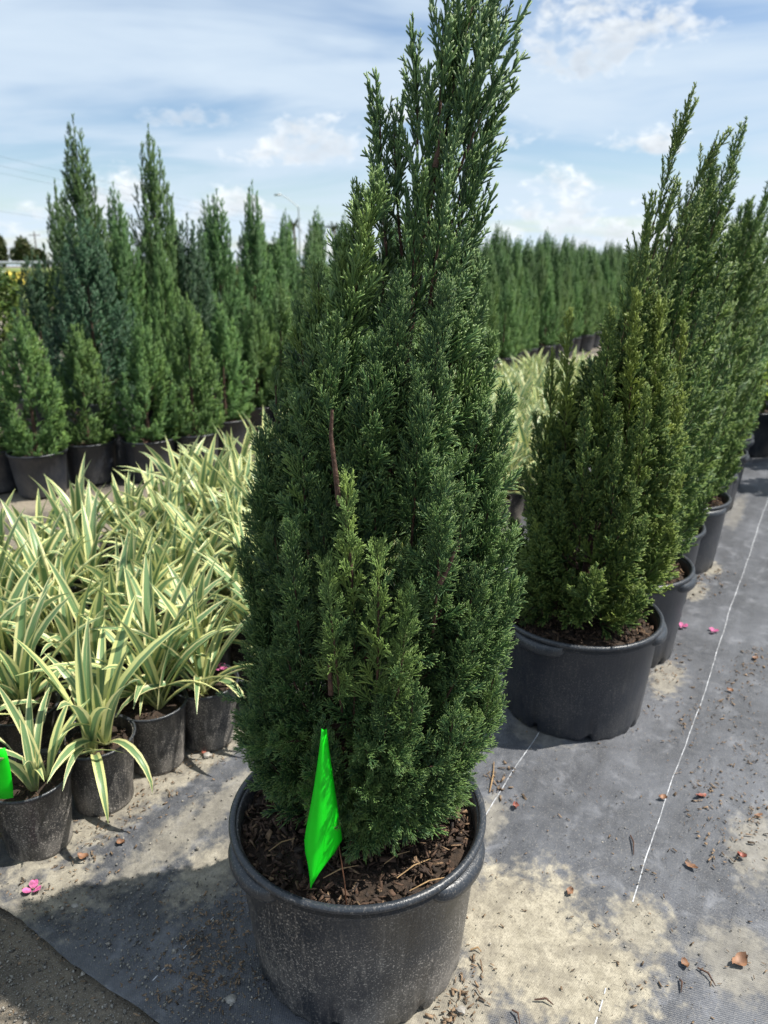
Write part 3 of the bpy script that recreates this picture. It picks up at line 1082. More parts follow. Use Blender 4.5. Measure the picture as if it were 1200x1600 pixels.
# ------------------------------------------------------------------ marker flags
def flag_sheet(poly, rows, bulge, name):
    """poly: left and right edge points per row (world), bulge: how far the middle stands out towards -Y"""
    V, Fc, n = [], [], 9
    for (l, r), bl in zip(rows, bulge):
        l, r = np.asarray(l), np.asarray(r)
        for j in range(n):
            s = j / (n - 1)
            p = l * (1 - s) + r * s
            p = p + np.array((0, -bl * math.sin(math.pi * s) ** 0.8 + 0.35 * bl * math.exp(-((s - 0.62) / 0.1) ** 2), 0))
            V.append(p)
    for i in range(len(rows) - 1):
        for j in range(n - 1):
            a = i * n + j
            Fc.append((a, a + 1, a + n + 1, a + n))
    me = make_mesh(name, np.array(V), np.array(Fc), M['flag'], True)
    return me


foot = on(541, 1400, 0.292)
fl = thing('marker_flag', 'fluorescent green marker flag hanging from a thin wire in the dusty black pot', 'flag', (foot[0], foot[1], 0.292))
fY = foot[1] + 0.004
rows, bul = [], []
for (xl, xr, y) in [(503, 510, 1138), (500, 513, 1165), (496, 517, 1195), (491, 522, 1228), (485, 527, 1262), (479, 532, 1292), (476, 534, 1312), (477, 524, 1330), (481, 508, 1348), (486, 490, 1368)]:
    rows.append((at(xl, y, fY - .006) - foot, at(xr, y, fY + .5 * (xr - xl) / 1000) - foot))
    bul.append(0.004 + 0.022 * (y - 1138) / 230)
sheet = obj('flag_sheet', flag_sheet(None, rows, bul, 'flag_sheet'), fl)
sm = sheet.modifiers.new('thickness', 'SOLIDIFY')
sm.thickness = 0.0006
w = [np.array((0, 0, -0.03)), np.array((-.002, .003, .02)), at(528, 1312, fY + .034) - foot, at(512, 1230, fY + .026) - foot, at(506, 1142, fY + .008) - foot]
V, Fc = tube(w, [.0011] * 5, 6)
obj('wire', make_mesh('wire', V, Fc, M['wire'], True), fl)

foot2 = np.array((-0.800, 1.235, 0.15))
f2 = thing('marker_flag', 'fluorescent green marker flag standing in a striped flax lily pot', 'flag', tuple(foot2))
rows, bul = [], []
for (xl, xr, y) in [(-30, 8, 1168), (-32, 13, 1185), (-34, 17, 1205), (-35, 20, 1228), (-36, 21, 1246)]:
    rows.append((at(xl, y, 1.20) - foot2, at(xr, y, 1.20) - foot2))
    bul.append(0.006)
s2 = obj('flag_sheet', flag_sheet(None, rows, bul, 'flag_sheet'), f2)
s2.modifiers.new('thickness', 'SOLIDIFY').thickness = 0.0006
V, Fc = tube([np.array((0, 0, -.02)), np.array((0, -.02, .05)), at(-30, 1168, 1.203) - foot2], [.0011] * 3, 6)
obj('wire', make_mesh('wire', V, Fc, M['wire'], True), f2)


# ------------------------------------------------------------------ the row of junipers behind it
def row_crown(seed, h, rad, lean, tset, nf, nk, L0, tint0, trunk_h=0.26, leaders=4, wind=0.0):
    """generic upright juniper: local origin at the pot's base"""
    C = Crown(seed)
    q = C.q
    prof_t = np.array((0, .08, .2, .35, .5, .65, .8, .92, 1.0))
    prof_r = np.array((.62, .92, 1.0, .93, .78, .58, .34, .16, .05))
    prof_r = prof_r * q.uniform(.93, 1.07, len(prof_r))
    H0 = trunk_h + 0.02

    def cx(t):
        return lean * t ** 1.25

    def rr(t):
        return rad * float(np.interp(t, prof_t, prof_r))
    z = lambda t: H0 + t * (h - H0)
    # leaders reaching above the rest
    for k in range(leaders):
        tt = 1.0 - 0.11 * k * q.uniform(.6, 1.25)
        ph = q.uniform(0, 6.28)
        o = rad * (.0 if k == 0 else q.uniform(.15, .38))
        tip = np.array((cx(tt) + o * math.cos(ph) + wind, o * math.sin(ph), z(tt)))
        base = np.array((cx(.35) * .9 + o * .3 * math.cos(ph), o * .3 * math.sin(ph), z(tt - .45)))
        mid = (base + tip) / 2 + np.array((-.4 * wind, 0, 0))
        if tset == 'mid':
            C.plume(base, tip, mid, 24, .125, .07, 28, 11, 'twig', tint0 + .06, t0=.1, stem=.0018, tipn=2)
        else:
            C.plume(base, tip, mid, int(nk * 1.6), L0 * .85, L0 * .24, 40, 12, tset, tint0 + .06, t0=.1, stem=.0018, tipn=2)
    for i in range(nf):
        f = (i + q.uniform(0, 1)) / nf
        tt = 0.10 + 0.84 * f
        ph = i * 2.39996 + q.normal(0, .3)
        r = rr(tt)
        dt = q.uniform(.20, .30) * (1 if tt > .3 else .6)
        tb = max(0.0, tt - dt)
        tip = np.array((cx(tt) + r * .92 * math.cos(ph), r * .92 * math.sin(ph), z(min(1, tt + .03))))
        base = np.array((cx(tb) + r * .2 * math.cos(ph), r * .2 * math.sin(ph), z(tb)))
        mid = np.array((cx(tb) + r * .85 * math.cos(ph), r * .85 * math.sin(ph), z(tb + .4 * (tt - tb))))
        sunny = .5 + .5 * math.cos(ph - R(27))  # plumes on the sun's side get a lighter tint, as if lit
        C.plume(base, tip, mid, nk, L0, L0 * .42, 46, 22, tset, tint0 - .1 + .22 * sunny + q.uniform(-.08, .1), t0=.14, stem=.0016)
    for i in range(int(nf * (.7 if tset == 'low' else .4))):
        ph = i * 2.39996
        ro = rad * q.uniform(.45, .82)
        tip = np.array((ro * math.cos(ph), ro * math.sin(ph), trunk_h + q.uniform(.03, .18)))
        base = np.array((0, 0, trunk_h + .02))
        C.plume(base, tip, (tip + base) / 2 + np.array((0, 0, -.01)), int(nk * .6), L0 * .8, L0 * .5, 50, 34, tset, tint0, t0=.35, up=.3)
    C.axis = [(cx(t) * .9, 0, z(t) if t > 0 else trunk_h - .05) for t in (0, .2, .4, .6, .8)]
    return C


def potted(name, label, cat, xy, kind, crown_me, trunk_me, group, rotz, cscale=(1, 1, 1), zlift=0.0, detail=2):
    root = thing(name, label, cat, (xy[0], xy[1], 0.0), group)
    body, rim, mul, chips = {'15': ('pot15_clean', 'rim15', 'mulch15', 'chips15'), '3': ('pot3', 'rim3', 'mulch3', 'chips3'),
                             'big': ('potbig', 'rimbig', 'mulchbig', None), 'grey': ('potgrey', 'rimgrey', 'mulchbig', None)}[kind]
    p = obj('pot', ME[body], root, rot=(0, 0, rotz * 1.7))
    if detail > 0:
        obj('rim', ME[rim], p)
        if kind == '15':
            for k in range(3):
                obj('handle', ME['handle15_%d' % k], p)
        m = obj('mulch', ME[mul], root)
        if chips and detail > 1:
            obj('bark_litter', ME[chips], m, rot=(0, 0, rotz * 3), kind='stuff')
    obj('trunk', trunk_me, root, (0, 0, zlift), (0, 0, rotz), cscale)
    obj('crown', crown_me, root, (0, 0, zlift), (0, 0, rotz), cscale)
    return root


def variant(C, mat, name='crown', every=1):
    cm = C.mesh(name, mat)
    tm = C.trunk_mesh('trunk', C.axis, [.014, .010, .007, .004, .001], 5, every)
    return cm, tm, C.count


# first tree of the row: traced plumes plus filling
POT_A = np.array((0.543, 1.86, 0.0))
CA = row_crown(21, 1.16, 0.225, 0.10, 'mid', 58, 28, .105, .46, leaders=2)
for (tx, ty), (bx, by), dy, n, ti in [((1074, 190), (985, 520), 0, 34, .50), ((1128, 232), (1010, 520), .06, 30, .48), ((1045, 320), (985, 560), -.03, 24, .45), ((1012, 340), (965, 600), -.05, 26, .45), ((990, 430), (950, 650), -.05, 24, .45),
                                      ((1095, 330), (1015, 560), .03, 22, .45), ((884, 500), (880, 740), -.02, 30, .72), ((862, 560), (855, 760), .02, 22, .62), ((945, 500), (930, 740), -.10, 28, .60), ((985, 470), (975, 720), -.12, 30, .80),
                                      ((1030, 480), (1010, 760), -.08, 30, .84), ((1075, 520), (1045, 760), .0, 28, .84), ((835, 660), (850, 860), .0, 24, .42), ((815, 740), (850, 900), -.03, 24, .40), ((1000, 620), (980, 860), -.16, 30, .62),  # plumes on the sunward side tinted limer: sunlight painted into the colour
                                      ((900, 640), (900, 860), -.14, 28, .36), ((950, 700), (940, 900), -.17, 28, .36), ((1062, 640), (1020, 850), -.06, 28, .84), ((1060, 760), (1010, 900), -.07, 26, .74)]:
    tip, base = at(tx, ty, 1.86 + dy) - POT_A, at(bx, by, 1.86 + dy * .4) - POT_A
    mid = at(bx * .7 + tx * .3, by * .55 + ty * .45, 1.86 + dy) - POT_A
    if ty < 440:
        CA.plume(base, tip, mid, int(n * .6), .12, .07, 28, 11, 'twig', ti, stem=.0018, tipn=2)
    else:
        CA.plume(base, tip, mid, n, .085, .036, 38, 15, 'mid', ti - .04, stem=.0016, tipn=2)
cmA, tmA, nA = variant(CA, M['juniper_row'])
potted('potted_juniper', 'bushy lime tinged juniper in a black pot, first of the row on the fabric', 'juniper', POT_A, '15', cmA, tmA, 'junipers in the row on the fabric', 0.12)
CB = row_crown(22, 1.52, 0.255, 0.17, 'mid', 48, 24, .092, .38, leaders=4, wind=.03)
cmB, tmB, nB = variant(CB, M['juniper_row'])
CC = row_crown(23, 1.48, 0.25, 0.13, 'low', 44, 22, .10, .40, leaders=5, wind=.02)
cmC, tmC, nC = variant(CC, M['juniper_row'])
print('row crowns', nA, nB, nC)
ordn = ['second', 'third', 'fourth', 'fifth']
for k, s in enumerate((0.43, 0.86, 1.30, 1.74)):
    xy = POT_A[:2] + DU * s + DV * (0.01, -0.02, 0.015, -0.01)[k]
    potted('potted_juniper', 'slim green juniper in a black pot, %s of the row on the fabric' % ordn[k], 'juniper', xy, '15', *((cmB, tmB) if k in (0, 2) else (cmC, tmC)),
           'junipers in the row on the fabric', (0.0, 0.35, -0.3, 0.2)[k], (1, 1, (1.0, 1.02, .97, 1.0)[k]))
for k, s in enumerate((2.2, 2.65, 4.4, 4.85, 5.3, 5.8, 6.3)):
    xy = POT_A[:2] + DU * s + DV * random.uniform(-.03, .03)
    sc = random.uniform(.95, 1.1)
    potted('potted_juniper', 'distant juniper further along the row on the fabric', 'juniper', xy, '15', cmC, tmC, 'distant junipers along the row on the fabric', random.uniform(-.4, .4), (1, 1, sc))
# a row across the path, whose shadows fall on the fabric
for k, (X, Y) in enumerate(((2.64, 4.05), (2.92, 4.52), (3.20, 4.98))):
    potted('potted_juniper', 'juniper in the row across the fabric path', 'juniper', (X, Y), '15', cmC, tmC, 'junipers across the fabric path', random.uniform(-.4, .4), (1, 1, .95))

# ------------------------------------------------------------------ block of junipers beyond the striped plants
SM, TL = [], []
for k in range(3):
    c = row_crown(31 + k, 0.98, 0.205, 0.03, 'low', 34, 18, .088, .50, trunk_h=.20, leaders=3)
    SM.append(variant(c, M['juniper_far'], every=3))
for k in range(3):
    c = row_crown(41 + k, 1.75, 0.27, 0.04, 'low', 44, 20, .105, .34, trunk_h=.36, leaders=5)
    TL.append(variant(c, M['juniper_far'], every=3))
c = row_crown(51, 1.75, 0.29, 0.03, 'low', 44, 20, .110, .30, trunk_h=.36, leaders=4)
BLUE = variant(c, M['juniper_dark'], every=3)
print('far crowns', [x[2] for x in SM + TL + [BLUE]])

used = []


def far_small(xy, h, label, group, k, rad=1.0, detail=1):
    me = SM[k % 3]
    s = (h - .22) / (0.98 - .22)
    potted('potted_juniper', label, 'juniper', xy, '3', me[0], me[1], group, random.uniform(-.7, .7), (rad, rad, s), .22 * (1 - s), detail)


def far_tall(xy, h, label, group, k, rad=1.0, kind='big', detail=1, me=None):
    me = me or TL[k % 3]
    s = (h - .36) / (1.75 - .36)
    potted('potted_juniper', label, 'juniper', xy, kind, me[0], me[1], group, random.uniform(-.7, .7), (rad, rad, s), .36 * (1 - s), detail)


front = [((-8, 700), 520, 'short bushy juniper at the open end of the row behind the striped plants'),
         ((58, 706), 488, 'short bushy juniper, second from the open end of the row behind the striped plants'),
         ((138, 690), 508, 'squat two-headed juniper beside the tall grey pot'),
         ((232, 686), 498, 'short narrow-footed juniper in a black pot beyond the tall grey pot'),
         ((303, 676), 462, 'short green juniper, fifth of the row behind the striped plants'),
         ((352, 655), 475, 'short green juniper, sixth of the row behind the striped plants'),
         ((402, 634), 470, 'short green juniper, seventh of the row behind the striped plants'),
         ((440, 622), 440, 'short green juniper, eighth of the row behind the striped plants')]
for k, ((px, py), top, lab) in enumerate(front):
    p = on(px, py, .235)
    h = at(px, top, p[1])[2]
    far_small(p[:2], h, lab, 'short junipers in the row behind the striped plants', k, 1.0, 2)
    used.append(p[:2])
tallspec = [((112, 183), 5.05, 'tallest dark juniper rising over the block of junipers', 'big', 0.95, TL[0]), ((233, 198), 5.25, 'tall spired juniper next to the tallest one in the block', 'big', .95, TL[1]),
            ((128, 330), 4.55, 'broad blue-green juniper in a tall grey pot', 'grey', 1.1, BLUE), ((190, 325), 5.0, 'slim juniper squeezed between the two tallest ones', 'big', .8, TL[2]),
            ((50, 392), 4.9, 'dark juniper at the field end of the block', 'big', .8, BLUE), ((292, 335), 5.3, 'dark juniper beside the tall spired one', 'big', .95, BLUE), ((338, 298), 5.6, 'tall juniper with a forked tip in the block', 'big', .9, TL[0]),
            ((393, 283), 5.9, 'tall juniper with a thin bent tip in the block', 'big', .85, TL[2])]
for k, ((px, py), Y, lab, kd, rad, me) in enumerate(tallspec):
    p = at(px, py, Y)
    far_tall((p[0] - .03, Y), p[2], lab, 'tall junipers in the block', k, rad, kd, 1, me)
    used.append(np.array((p[0], Y)))
rows_spec = [(-3.20, 4.3, 17, .36, 'short', .98, 1.08), (-3.60, 2.2, 17, .42, 'short', 1.15, 1.35), (-4.05, 1.7, 20, .48, 'tall', 1.45, 1.65), (-4.55, 1.6, 22, .52, 'tall', 1.55, 1.85), (-5.10, 1.6, 24, .55, 'tall', 1.55, 1.85)]
cnt = 0
for ri, (vv, u0, u1, st, kd, h0, h1) in enumerate(rows_spec):
    rname = ('first', 'second', 'third', 'fourth', 'fifth')[ri]
    u = u0
    while u < u1:
        xy = uv2xy(u + random.uniform(-.05, .05), vv + random.uniform(-.06, .06))
        x_, y_, d_ = pix(xy[0], xy[1], 1.0)
        u += st
        if x_ < -260 or x_ > 1290:
            continue
        if min(np.linalg.norm(xy - w_) for w_ in used) < 0.30:
            continue
        if xy[0] < -0.505 * xy[1] + 0.25 and vv < -4:       # the block ends here: field beyond
            continue
        h = random.uniform(h0, h1)
        if kd == 'short':
            far_small(xy, h, 'short green juniper far along the %s row behind the striped plants' % rname, 'short junipers edging the far block', cnt, random.uniform(.85, 1.0), 1 if d_ < 8 else 0)
        else:
            far_tall(xy, h, 'tall dark green juniper in the %s row behind the striped plants' % rname, 'tall junipers deep in the far block', cnt, random.uniform(.85, 1.0), 'big', 0)
        cnt += 1
print('far trees', cnt)

# ------------------------------------------------------------------ striped flax lilies
def leaf_geo(a0, bend, wmax, seg=8, twist=0.0, across=4):
    """unit-length leaf; grows up and leans to +X"""
    V, UV, Fc = [], [], []
    x = z = 0.0
    for i in range(seg + 1):
        t = i / seg
        a = a0 + bend * t ** 1.6
        if i:
            x += math.sin(a) / seg
            z += math.cos(a) / seg
        wdt = wmax * ((0.50 + 0.50 * math.sin(min(1, t / .45) * math.pi / 2)) if t < .45 else max(0.02, 1 - ((t - .45) / .55) ** 2.1))
        tw = twist * t
        nx, nz = -math.cos(a), math.sin(a)            # leaf's upper side
        for j in range(across + 1):
            s = -1 + 2 * j / across
            y = s * wdt / 2
            lift = 0.34 * abs(s) * wdt * (1 - .6 * t)
            yy = y * math.cos(tw) - lift * math.sin(tw)
            ll = y * math.sin(tw) + lift * math.cos(tw)
            V.append((x + nx * ll, yy, z + nz * ll))
            UV.append(((s + 1) / 2, t))
    n = across + 1
    for i in range(seg):
        for j in range(across):
            a = i * n + j
            Fc.append((a, a + 1, a + n + 1, a + n))
    return np.array(V), np.array(Fc), np.array(UV)


LEAVES = []
q = np.random.default_rng(77)
for k in range(14):
    f = k / 13
    LEAVES.append(leaf_geo(R(6 + 40 * f + q.uniform(-4, 8)), R(18 + 88 * f * q.uniform(.6, 1.3)), q.uniform(.066, .098), 8, q.normal(0, .5)))
LEAF_ME = [make_mesh('leaf', V, Fc, M['lily'], True, None, UV) for V, Fc, UV in LEAVES]
stem_parts = []


def plant_leaves(q, n):
    """(leaf id, azimuth, length, offset) for one lily: two or three fans of leaves"""
    out = []
    fans = int(q.integers(2, 4))
    offs = [q.normal(0, .018, 2) for _ in range(fans)]
    fa = [q.uniform(0, math.pi) for _ in range(fans)]
    for i in range(n):
        k = i % fans
        f = (i // fans) / max(1, (n // fans))
        lid = int(np.clip(round(f * 13 + q.normal(0, 1.5)), 0, 13))
        az = fa[k] + (math.pi if (i // fans) % 2 else 0) + q.normal(0, .55)
        ln = (0.25 + 0.10 * math.sin(math.pi * min(1, f * .9 + .25))) * q.uniform(.78, 1.12)
        out.append((lid, az, ln, offs[k] + q.normal(0, .004, 2)))
    return out


def joined_foliage(seed, n):
    q = np.random.default_rng(seed)
    parts, uvs, tint = [], [], []
    for lid, az, ln, of in plant_leaves(q, n):
        V, Fc, UV = LEAVES[lid]
        c, s = math.cos(az), math.sin(az)
        W = V * ln * np.array((1, 1.05, 1))
        W = np.stack([W[:, 0] * c - W[:, 1] * s + of[0], W[:, 0] * s + W[:, 1] * c + of[1], W[:, 2] + .152], -1)
        parts.append((W, Fc)); uvs.append(UV); tint.append(np.full(len(V), q.uniform(0, 1)))
    V, Fc = join(parts)
    return make_mesh('foliage', V, Fc, M['lily'], True, {'tint': np.concatenate(tint)}, np.concatenate(uvs))


FOL = [joined_foliage(500 + k, 24) for k in range(6)]
ORD = ['first', 'second', 'third', 'fourth', 'fifth', 'sixth', 'seventh']
n_lily = n_leaf = 0
q = np.random.default_rng(88)
edge_pots = [((45, 1212), 'short'), ((150, 1150), None), ((237, 1096), None), ((320, 1064), None)]
edge_labels = ['striped flax lily with short leaves in a dusty pot beside a green flag', 'striped flax lily in a dusty pot, second along the sandy edge from the flag',
               'striped flax lily in a dusty pot, third along the sandy edge from the flag', 'striped flax lily in a pot partly behind the tagged juniper, fourth along the sandy edge']
spots = []
for k, ((px, py), _) in enumerate(edge_pots):
    p = on(px, py, .178)
    spots.append((p[0], p[1], edge_labels[k], 'flax lilies along the sandy edge', True))
u_edge0 = float(np.array(spots[-1][:2]) @ DU)
for r_ in range(7):
    vv = -1.235 - .180 * r_
    u = .55 - .182 + (.09 if r_ % 2 else 0.0)
    while u < 6.7:
        xy = uv2xy(u + q.normal(0, .012), vv + q.normal(0, .012))
        u += .182
        if r_ == 0 and u - .182 < u_edge0 + .12:
            continue
        x_, y_, d_ = pix(xy[0], xy[1], .3)
        if x_ < -420 or x_ > 1000 or d_ < .8:
            continue
        if r_ == 1 and min(np.hypot(xy[0] - s_[0], xy[1] - s_[1]) for s_ in spots[:4]) < .15:
            continue
        near = d_ < 2.75 and x_ > -130
        if r_ == 0:
            lab, grp = 'striped flax lily further along the sandy edge behind the tagged juniper', 'flax lilies far along the sandy edge'
        elif near:
            lab, grp = 'cream and green striped flax lily in the %s row in from the sandy edge' % ORD[r_], 'flax lilies inside the bed'
        else:
            lab, grp = 'pale striped flax lily far down the %s row in from the sandy edge' % ORD[r_], 'flax lilies in the far part of the bed'
        spots.append((xy[0], xy[1], lab, grp, near))
for k, (X, Y, lab, grp, near) in enumerate(spots):
    root = thing('potted_flax_lily', lab, 'flax lily', (X, Y, 0.002), grp, q.uniform(0, 6.28))
    p = obj('pot', ME['pot1'], root)
    if near:
        obj('rim', ME['rim1'], p)
        m = obj('mulch', ME['mulch1'], root)
        obj('bark_litter', ME['chips1'], m, kind='stuff')
        nl = 22 if k else 14
        for lid, az, ln, of in plant_leaves(q, nl):
            if k == 0:
                ln *= .72
            obj('leaf', LEAF_ME[lid], root, (of[0], of[1], .150), (0, 0, az), (ln, ln * 1.05, ln))
            n_leaf += 1
    else:
        obj('foliage', FOL[k % 6], root, rot=(0, 0, 0), scale=(1, 1, q.uniform(.9, 1.12)), kind='stuff')
    n_lily += 1
print('lilies', n_lily, 'leaves', n_leaf)


# ------------------------------------------------------------------ broad-leaved shrubs at the edges
def leafcloud(seed, n, size, centres, name, mat, leaf=1.0):
    q = np.random.default_rng(seed)
    parts, tip, tint = [], [], []
    base = np.array([(0, 0, 0), (.33, .30, .03), (1, 0, -.04), (.33, -.30, .03), (.45, 0, -.02)])
    fc = np.array([(0, 4, 1), (1, 4, 2), (2, 4, 3), (3, 4, 0)])
    for i in range(n):
        c, r = centres[int(q.integers(0, len(centres)))]
        d = norm(q.normal(0, 1, 3))
        p = np.array(c) + d * np.array(r) * q.uniform(.35, 1.0) ** .5
        Rm = rand_rot(q, .7)
        parts.append((base * size * q.uniform(.6, 1.3) @ Rm.T + p, fc))
        tip.append([0, .4, .8, .4, .4]); tint.append(np.full(5, np.clip(.35 + .35 * q.normal(), 0, 1)))
    V, Fc = join(parts)
    return make_mesh(name, V, Fc, mat, True, {'tip': np.concatenate(tip), 'tint': np.concatenate(tint)})


p = at(12, 470, 6.2)
sh = thing('leafy_shrub', 'loose light green leafy shrub at the field end of the juniper block', 'shrub', (p[0] - .15, 6.2, 0))
obj('crown', leafcloud(61, 2600, .055, [((0, 0, .75), (.42, .4, .4)), ((-.3, .1, .6), (.35, .35, .35)), ((.16, 0, .45), (.3, .3, .4)), ((.05, 0, 1.0), (.22, .22, .2))], 'crown', M['broadleaf']), sh)
V, Fc = join([tube([(0, 0, 0), (a * .1, b * .1, .35), (a * .3, b * .3, .8)], [.02, .014, .005], 6) for a, b in ((.3, 0), (-1, .2), (.8, .3), (-.1, -.5))])
obj('trunk', make_mesh('trunk', V, Fc, M['bark'], True), sh)

p = on(1172, 640, .29)
lp = thing('potted_shrub', 'yellow-green broad-leaved shrub in a dark pot farther along the fabric', 'shrub', (p[0], p[1], 0))
pb = obj('pot', ME['pot15_clean'], lp)
obj('rim', ME['rim15'], pb)
obj('mulch', ME['mulch15'], lp)
obj('crown', leafcloud(62, 420, .075, [((0.10, -.05, .48), (.2, .2, .14)), ((.18, -.08, .56), (.14, .14, .10)), ((-.06, 0, .40), (.16, .16, .09))], 'crown', M['yellowleaf']), lp)
V, Fc = join([tube([(0, 0, .2), (a * .06, b * .06, .33), (a * .16, b * .16, .5)], [.01, .007, .003], 6) for a, b in ((1, -.3), (-.4, 0), (.8, .5), (-.2, -.6))])
obj('trunk', make_mesh('trunk', V, Fc, M['bark'], True), lp)

# ------------------------------------------------------------------ far things beyond the field
def far_tree(px, top, Y, wpx, label, seed, mat='olive'):
    p = at(px, top, Y)
    h, r = p[2] - .0, wpx / FPX * Y / 2
    root = thing('broadleaf_tree', label, 'tree', (p[0], Y, 0), 'far trees beyond the road')
    q = np.random.default_rng(seed)
    cs = [((q.uniform(-.55, .55) * r, q.uniform(-.5, .5) * r, h * q.uniform(.42, .80)), (r * .48, r * .48, h * .22)) for _ in range(7)]
    obj('crown', leafcloud(seed, 2600, .62, cs, 'crown', M[mat]), root)
    V, Fc = join([tube([(0, 0, 0), (.1, 0, h * .35), (.05, 0, h * .6)], [.35, .28, .12], 8)] + [tube([(.1, 0, h * .3), (c[0] * .5, c[1] * .5, h * .45), c], [.2, .14, .05], 6) for c, _ in cs[:4]])
    obj('trunk', make_mesh('trunk', V, Fc, M['wood_grey'], True), root)


far_tree(-2, 366, 125, 34, 'dark round tree at the end of the far tree clump', 71)
far_tree(30, 373, 120, 40, 'broad olive brown tree in the far clump by the road', 72)
far_tree(58, 390, 128, 26, 'low olive tree ending the far clump by the road', 73)
far_tree(420, 383, 110, 34, 'round green tree showing behind the juniper block', 74, 'broadleaf')
far_tree(700, 398, 150, 60, 'low wide tree far behind the juniper block', 75)
far_tree(1010, 396, 150, 50, 'low far tree behind the row on the fabric', 76)


def palm(px, top, Y, label, seed):
    p = at(px, top, Y)
    h = p[2]
    root = thing('palm_tree', label, 'palm', (p[0], Y, 0), 'far palms behind the juniper block')
    V, Fc = tube([(0, 0, 0), (.15, 0, h * .5), (0, 0, h - .9)], [.22, .17, .15], 8)
    obj('trunk', make_mesh('trunk', V, Fc, M['wood_grey'], True), root)
    q = np.random.default_rng(seed)
    parts, tip, tint = [], [], []
    for i in range(26):
        az, el = q.uniform(0, 6.28), R(q.uniform(-35, 75))
        L = q.uniform(1.0, 1.5)
        for j in range(16):
            t = j / 15
            e = el - R(70) * t * t
            c = np.array((math.cos(az) * math.cos(el) * L * t, math.sin(az) * math.cos(el) * L * t, math.sin(el) * L * t - .5 * t * t + h - .9))
            for sgn in (-1, 1):
                sd = np.array((-math.sin(az), math.cos(az), 0)) * sgn
                dr = norm(sd * .8 + np.array((math.cos(az), math.sin(az), -.5)) * .6)
                ll = .45 * (1 - .7 * t)
                parts.append((np.array([c, c + dr * ll, c + np.array((0, 0, .05)) + dr * ll * .4]), np.array([(0, 1, 2)])))
                tip.append([0, .8, .4]); tint.append([.35] * 3)
    V, Fc = join(parts)
    obj('crown', make_mesh('crown', V, Fc, M['olive'], False, {'tip': np.concatenate(tip), 'tint': np.concatenate(tint)}), root)


palm(458, 338, 95, 'palm with a ragged head behind the juniper block under the street lamp', 81)
palm(497, 342, 100, 'palm with a small round head behind the juniper block', 82)
palm(522, 345, 105, 'thin palm close behind the tagged juniper outline', 83)

# street lamp
p = at(466, 316, 85)
lamp = thing('street_lamp', 'far street lamp with a curved arm above the juniper block', 'street lamp', (p[0], 85, 0))
V, Fc = tube([(0, 0, 0), (0, 0, p[2] - .5)], [.11, .07], 8)
obj('pole', make_mesh('pole', V, Fc, M['steel'], True), lamp)
V, Fc = tube([(0, 0, p[2] - .5), (-.5, 0, p[2] - .1), (-1.2, 0, p[2] + .45), (-1.9, 0, p[2] + .75)], [.06, .05, .045, .04], 7)
obj('arm', make_mesh('arm', V, Fc, M['steel'], True), lamp)
V, Fc = box(-2.5, -1.8, -.14, .14, p[2] + .64, p[2] + .82)
V[:, 2] += np.where(V[:, 0] < -2.2, -.02, .03)
obj('lamp_head', make_mesh('lamp_head', V, Fc, M['steel']), lamp)

# guardrail, utility poles and wires, a car
gd = thing('guardrail', 'pale steel guardrail along the far road', 'guardrail', (-75, 102.6, .93))
V, Fc = box(-22, 60, -.05, .05, .45, .85)
obj('rail', make_mesh('rail', V, Fc, M['steel']), gd)
V, Fc = box(-.08, .08, .06, .2, 0, .8)
pm = make_mesh('post', V, Fc, M['steel'])
for k in range(20):
    obj('post', pm, gd, (-21 + 4 * k, 0, 0))

car = thing('car', 'silver car with dark windows on the far road', 'car', (-56.0, 106.5, .94))
prof = [(-2.2, .35), (-2.25, .75), (-1.6, .92), (-.9, .98), (-.35, 1.42), (1.1, 1.45), (1.75, .98), (2.2, .9), (2.25, .4)]
V = np.array([(x, y, z) for y in (-.85, .85) for x, z in prof])
n = len(prof)
Fc = [tuple(range(n))[::-1], tuple(range(n, 2 * n))] + [(i, (i + 1) % n, n + (i + 1) % n, n + i) for i in range(n)]
obj('body', make_mesh('body', V, Fc, M['carpaint']), car)
V = np.array([(-.72, -.86, 1.0), (-.28, -.86, 1.36), (1.02, -.86, 1.38), (1.5, -.86, 1.0)])
obj('window', make_mesh('window', V, [(0, 1, 2, 3)], M['carglass']), car)
for x in (-1.4, 1.4):
    for y in (-.8, .8):
        V, Fc = lathe([(.05, -.1), (.3, -.1), (.33, 0), (.3, .1), (.05, .1)], 16)
        obj('wheel', make_mesh('wheel', V, Fc, M['rubber'], True), car, (x, y, .33), (R(90), 0, 0))

for k, (px, top, Y, lab) in enumerate([(53, 362, 150, 'thin far utility pole beside the far tree clump'), (-90, 195, 95, 'tall utility pole carrying the wires'), (690, 372, 260, 'distant utility pole at the far end of the wires')]):
    p = at(px, top, Y)
    up_ = thing('utility_pole', lab, 'utility pole', (p[0], Y, 0))
    V, Fc = tube([(0, 0, 0), (0, 0, p[2])], [.16, .11], 8)
    obj('pole', make_mesh('pole', V, Fc, M['wood_grey'], True), up_)
    V, Fc = box(-1.1, 1.1, -.06, .06, p[2] - .7, p[2] - .55)
    obj('crossarm', make_mesh('crossarm', V, Fc, M['wood_grey']), up_)
wire_labels = ['topmost far overhead wire', 'second far overhead wire from the top', 'third far overhead wire from the top', 'lowest far overhead wire']
for k, (ya, yb) in enumerate(((222, 374), (238, 378), (250, 382), (316, 398))):
    a, b = at(-90, ya, 95), at(690, yb, 260)
    pts = []
    for i in range(25):
        t = i / 24
        pt = a * (1 - t) + b * t
        pt[2] -= 2.2 * 4 * t * (1 - t)
        pts.append(pt - a)
    V, Fc = tube(pts, [.011] * 25, 5)
    o = obj('overhead_wire', make_mesh('overhead_wire', V, Fc, M['rubber'], True), loc=tuple(a))
    tag(o, wire_labels[k] + ' sagging across the sky', 'wire', 'overhead wires')

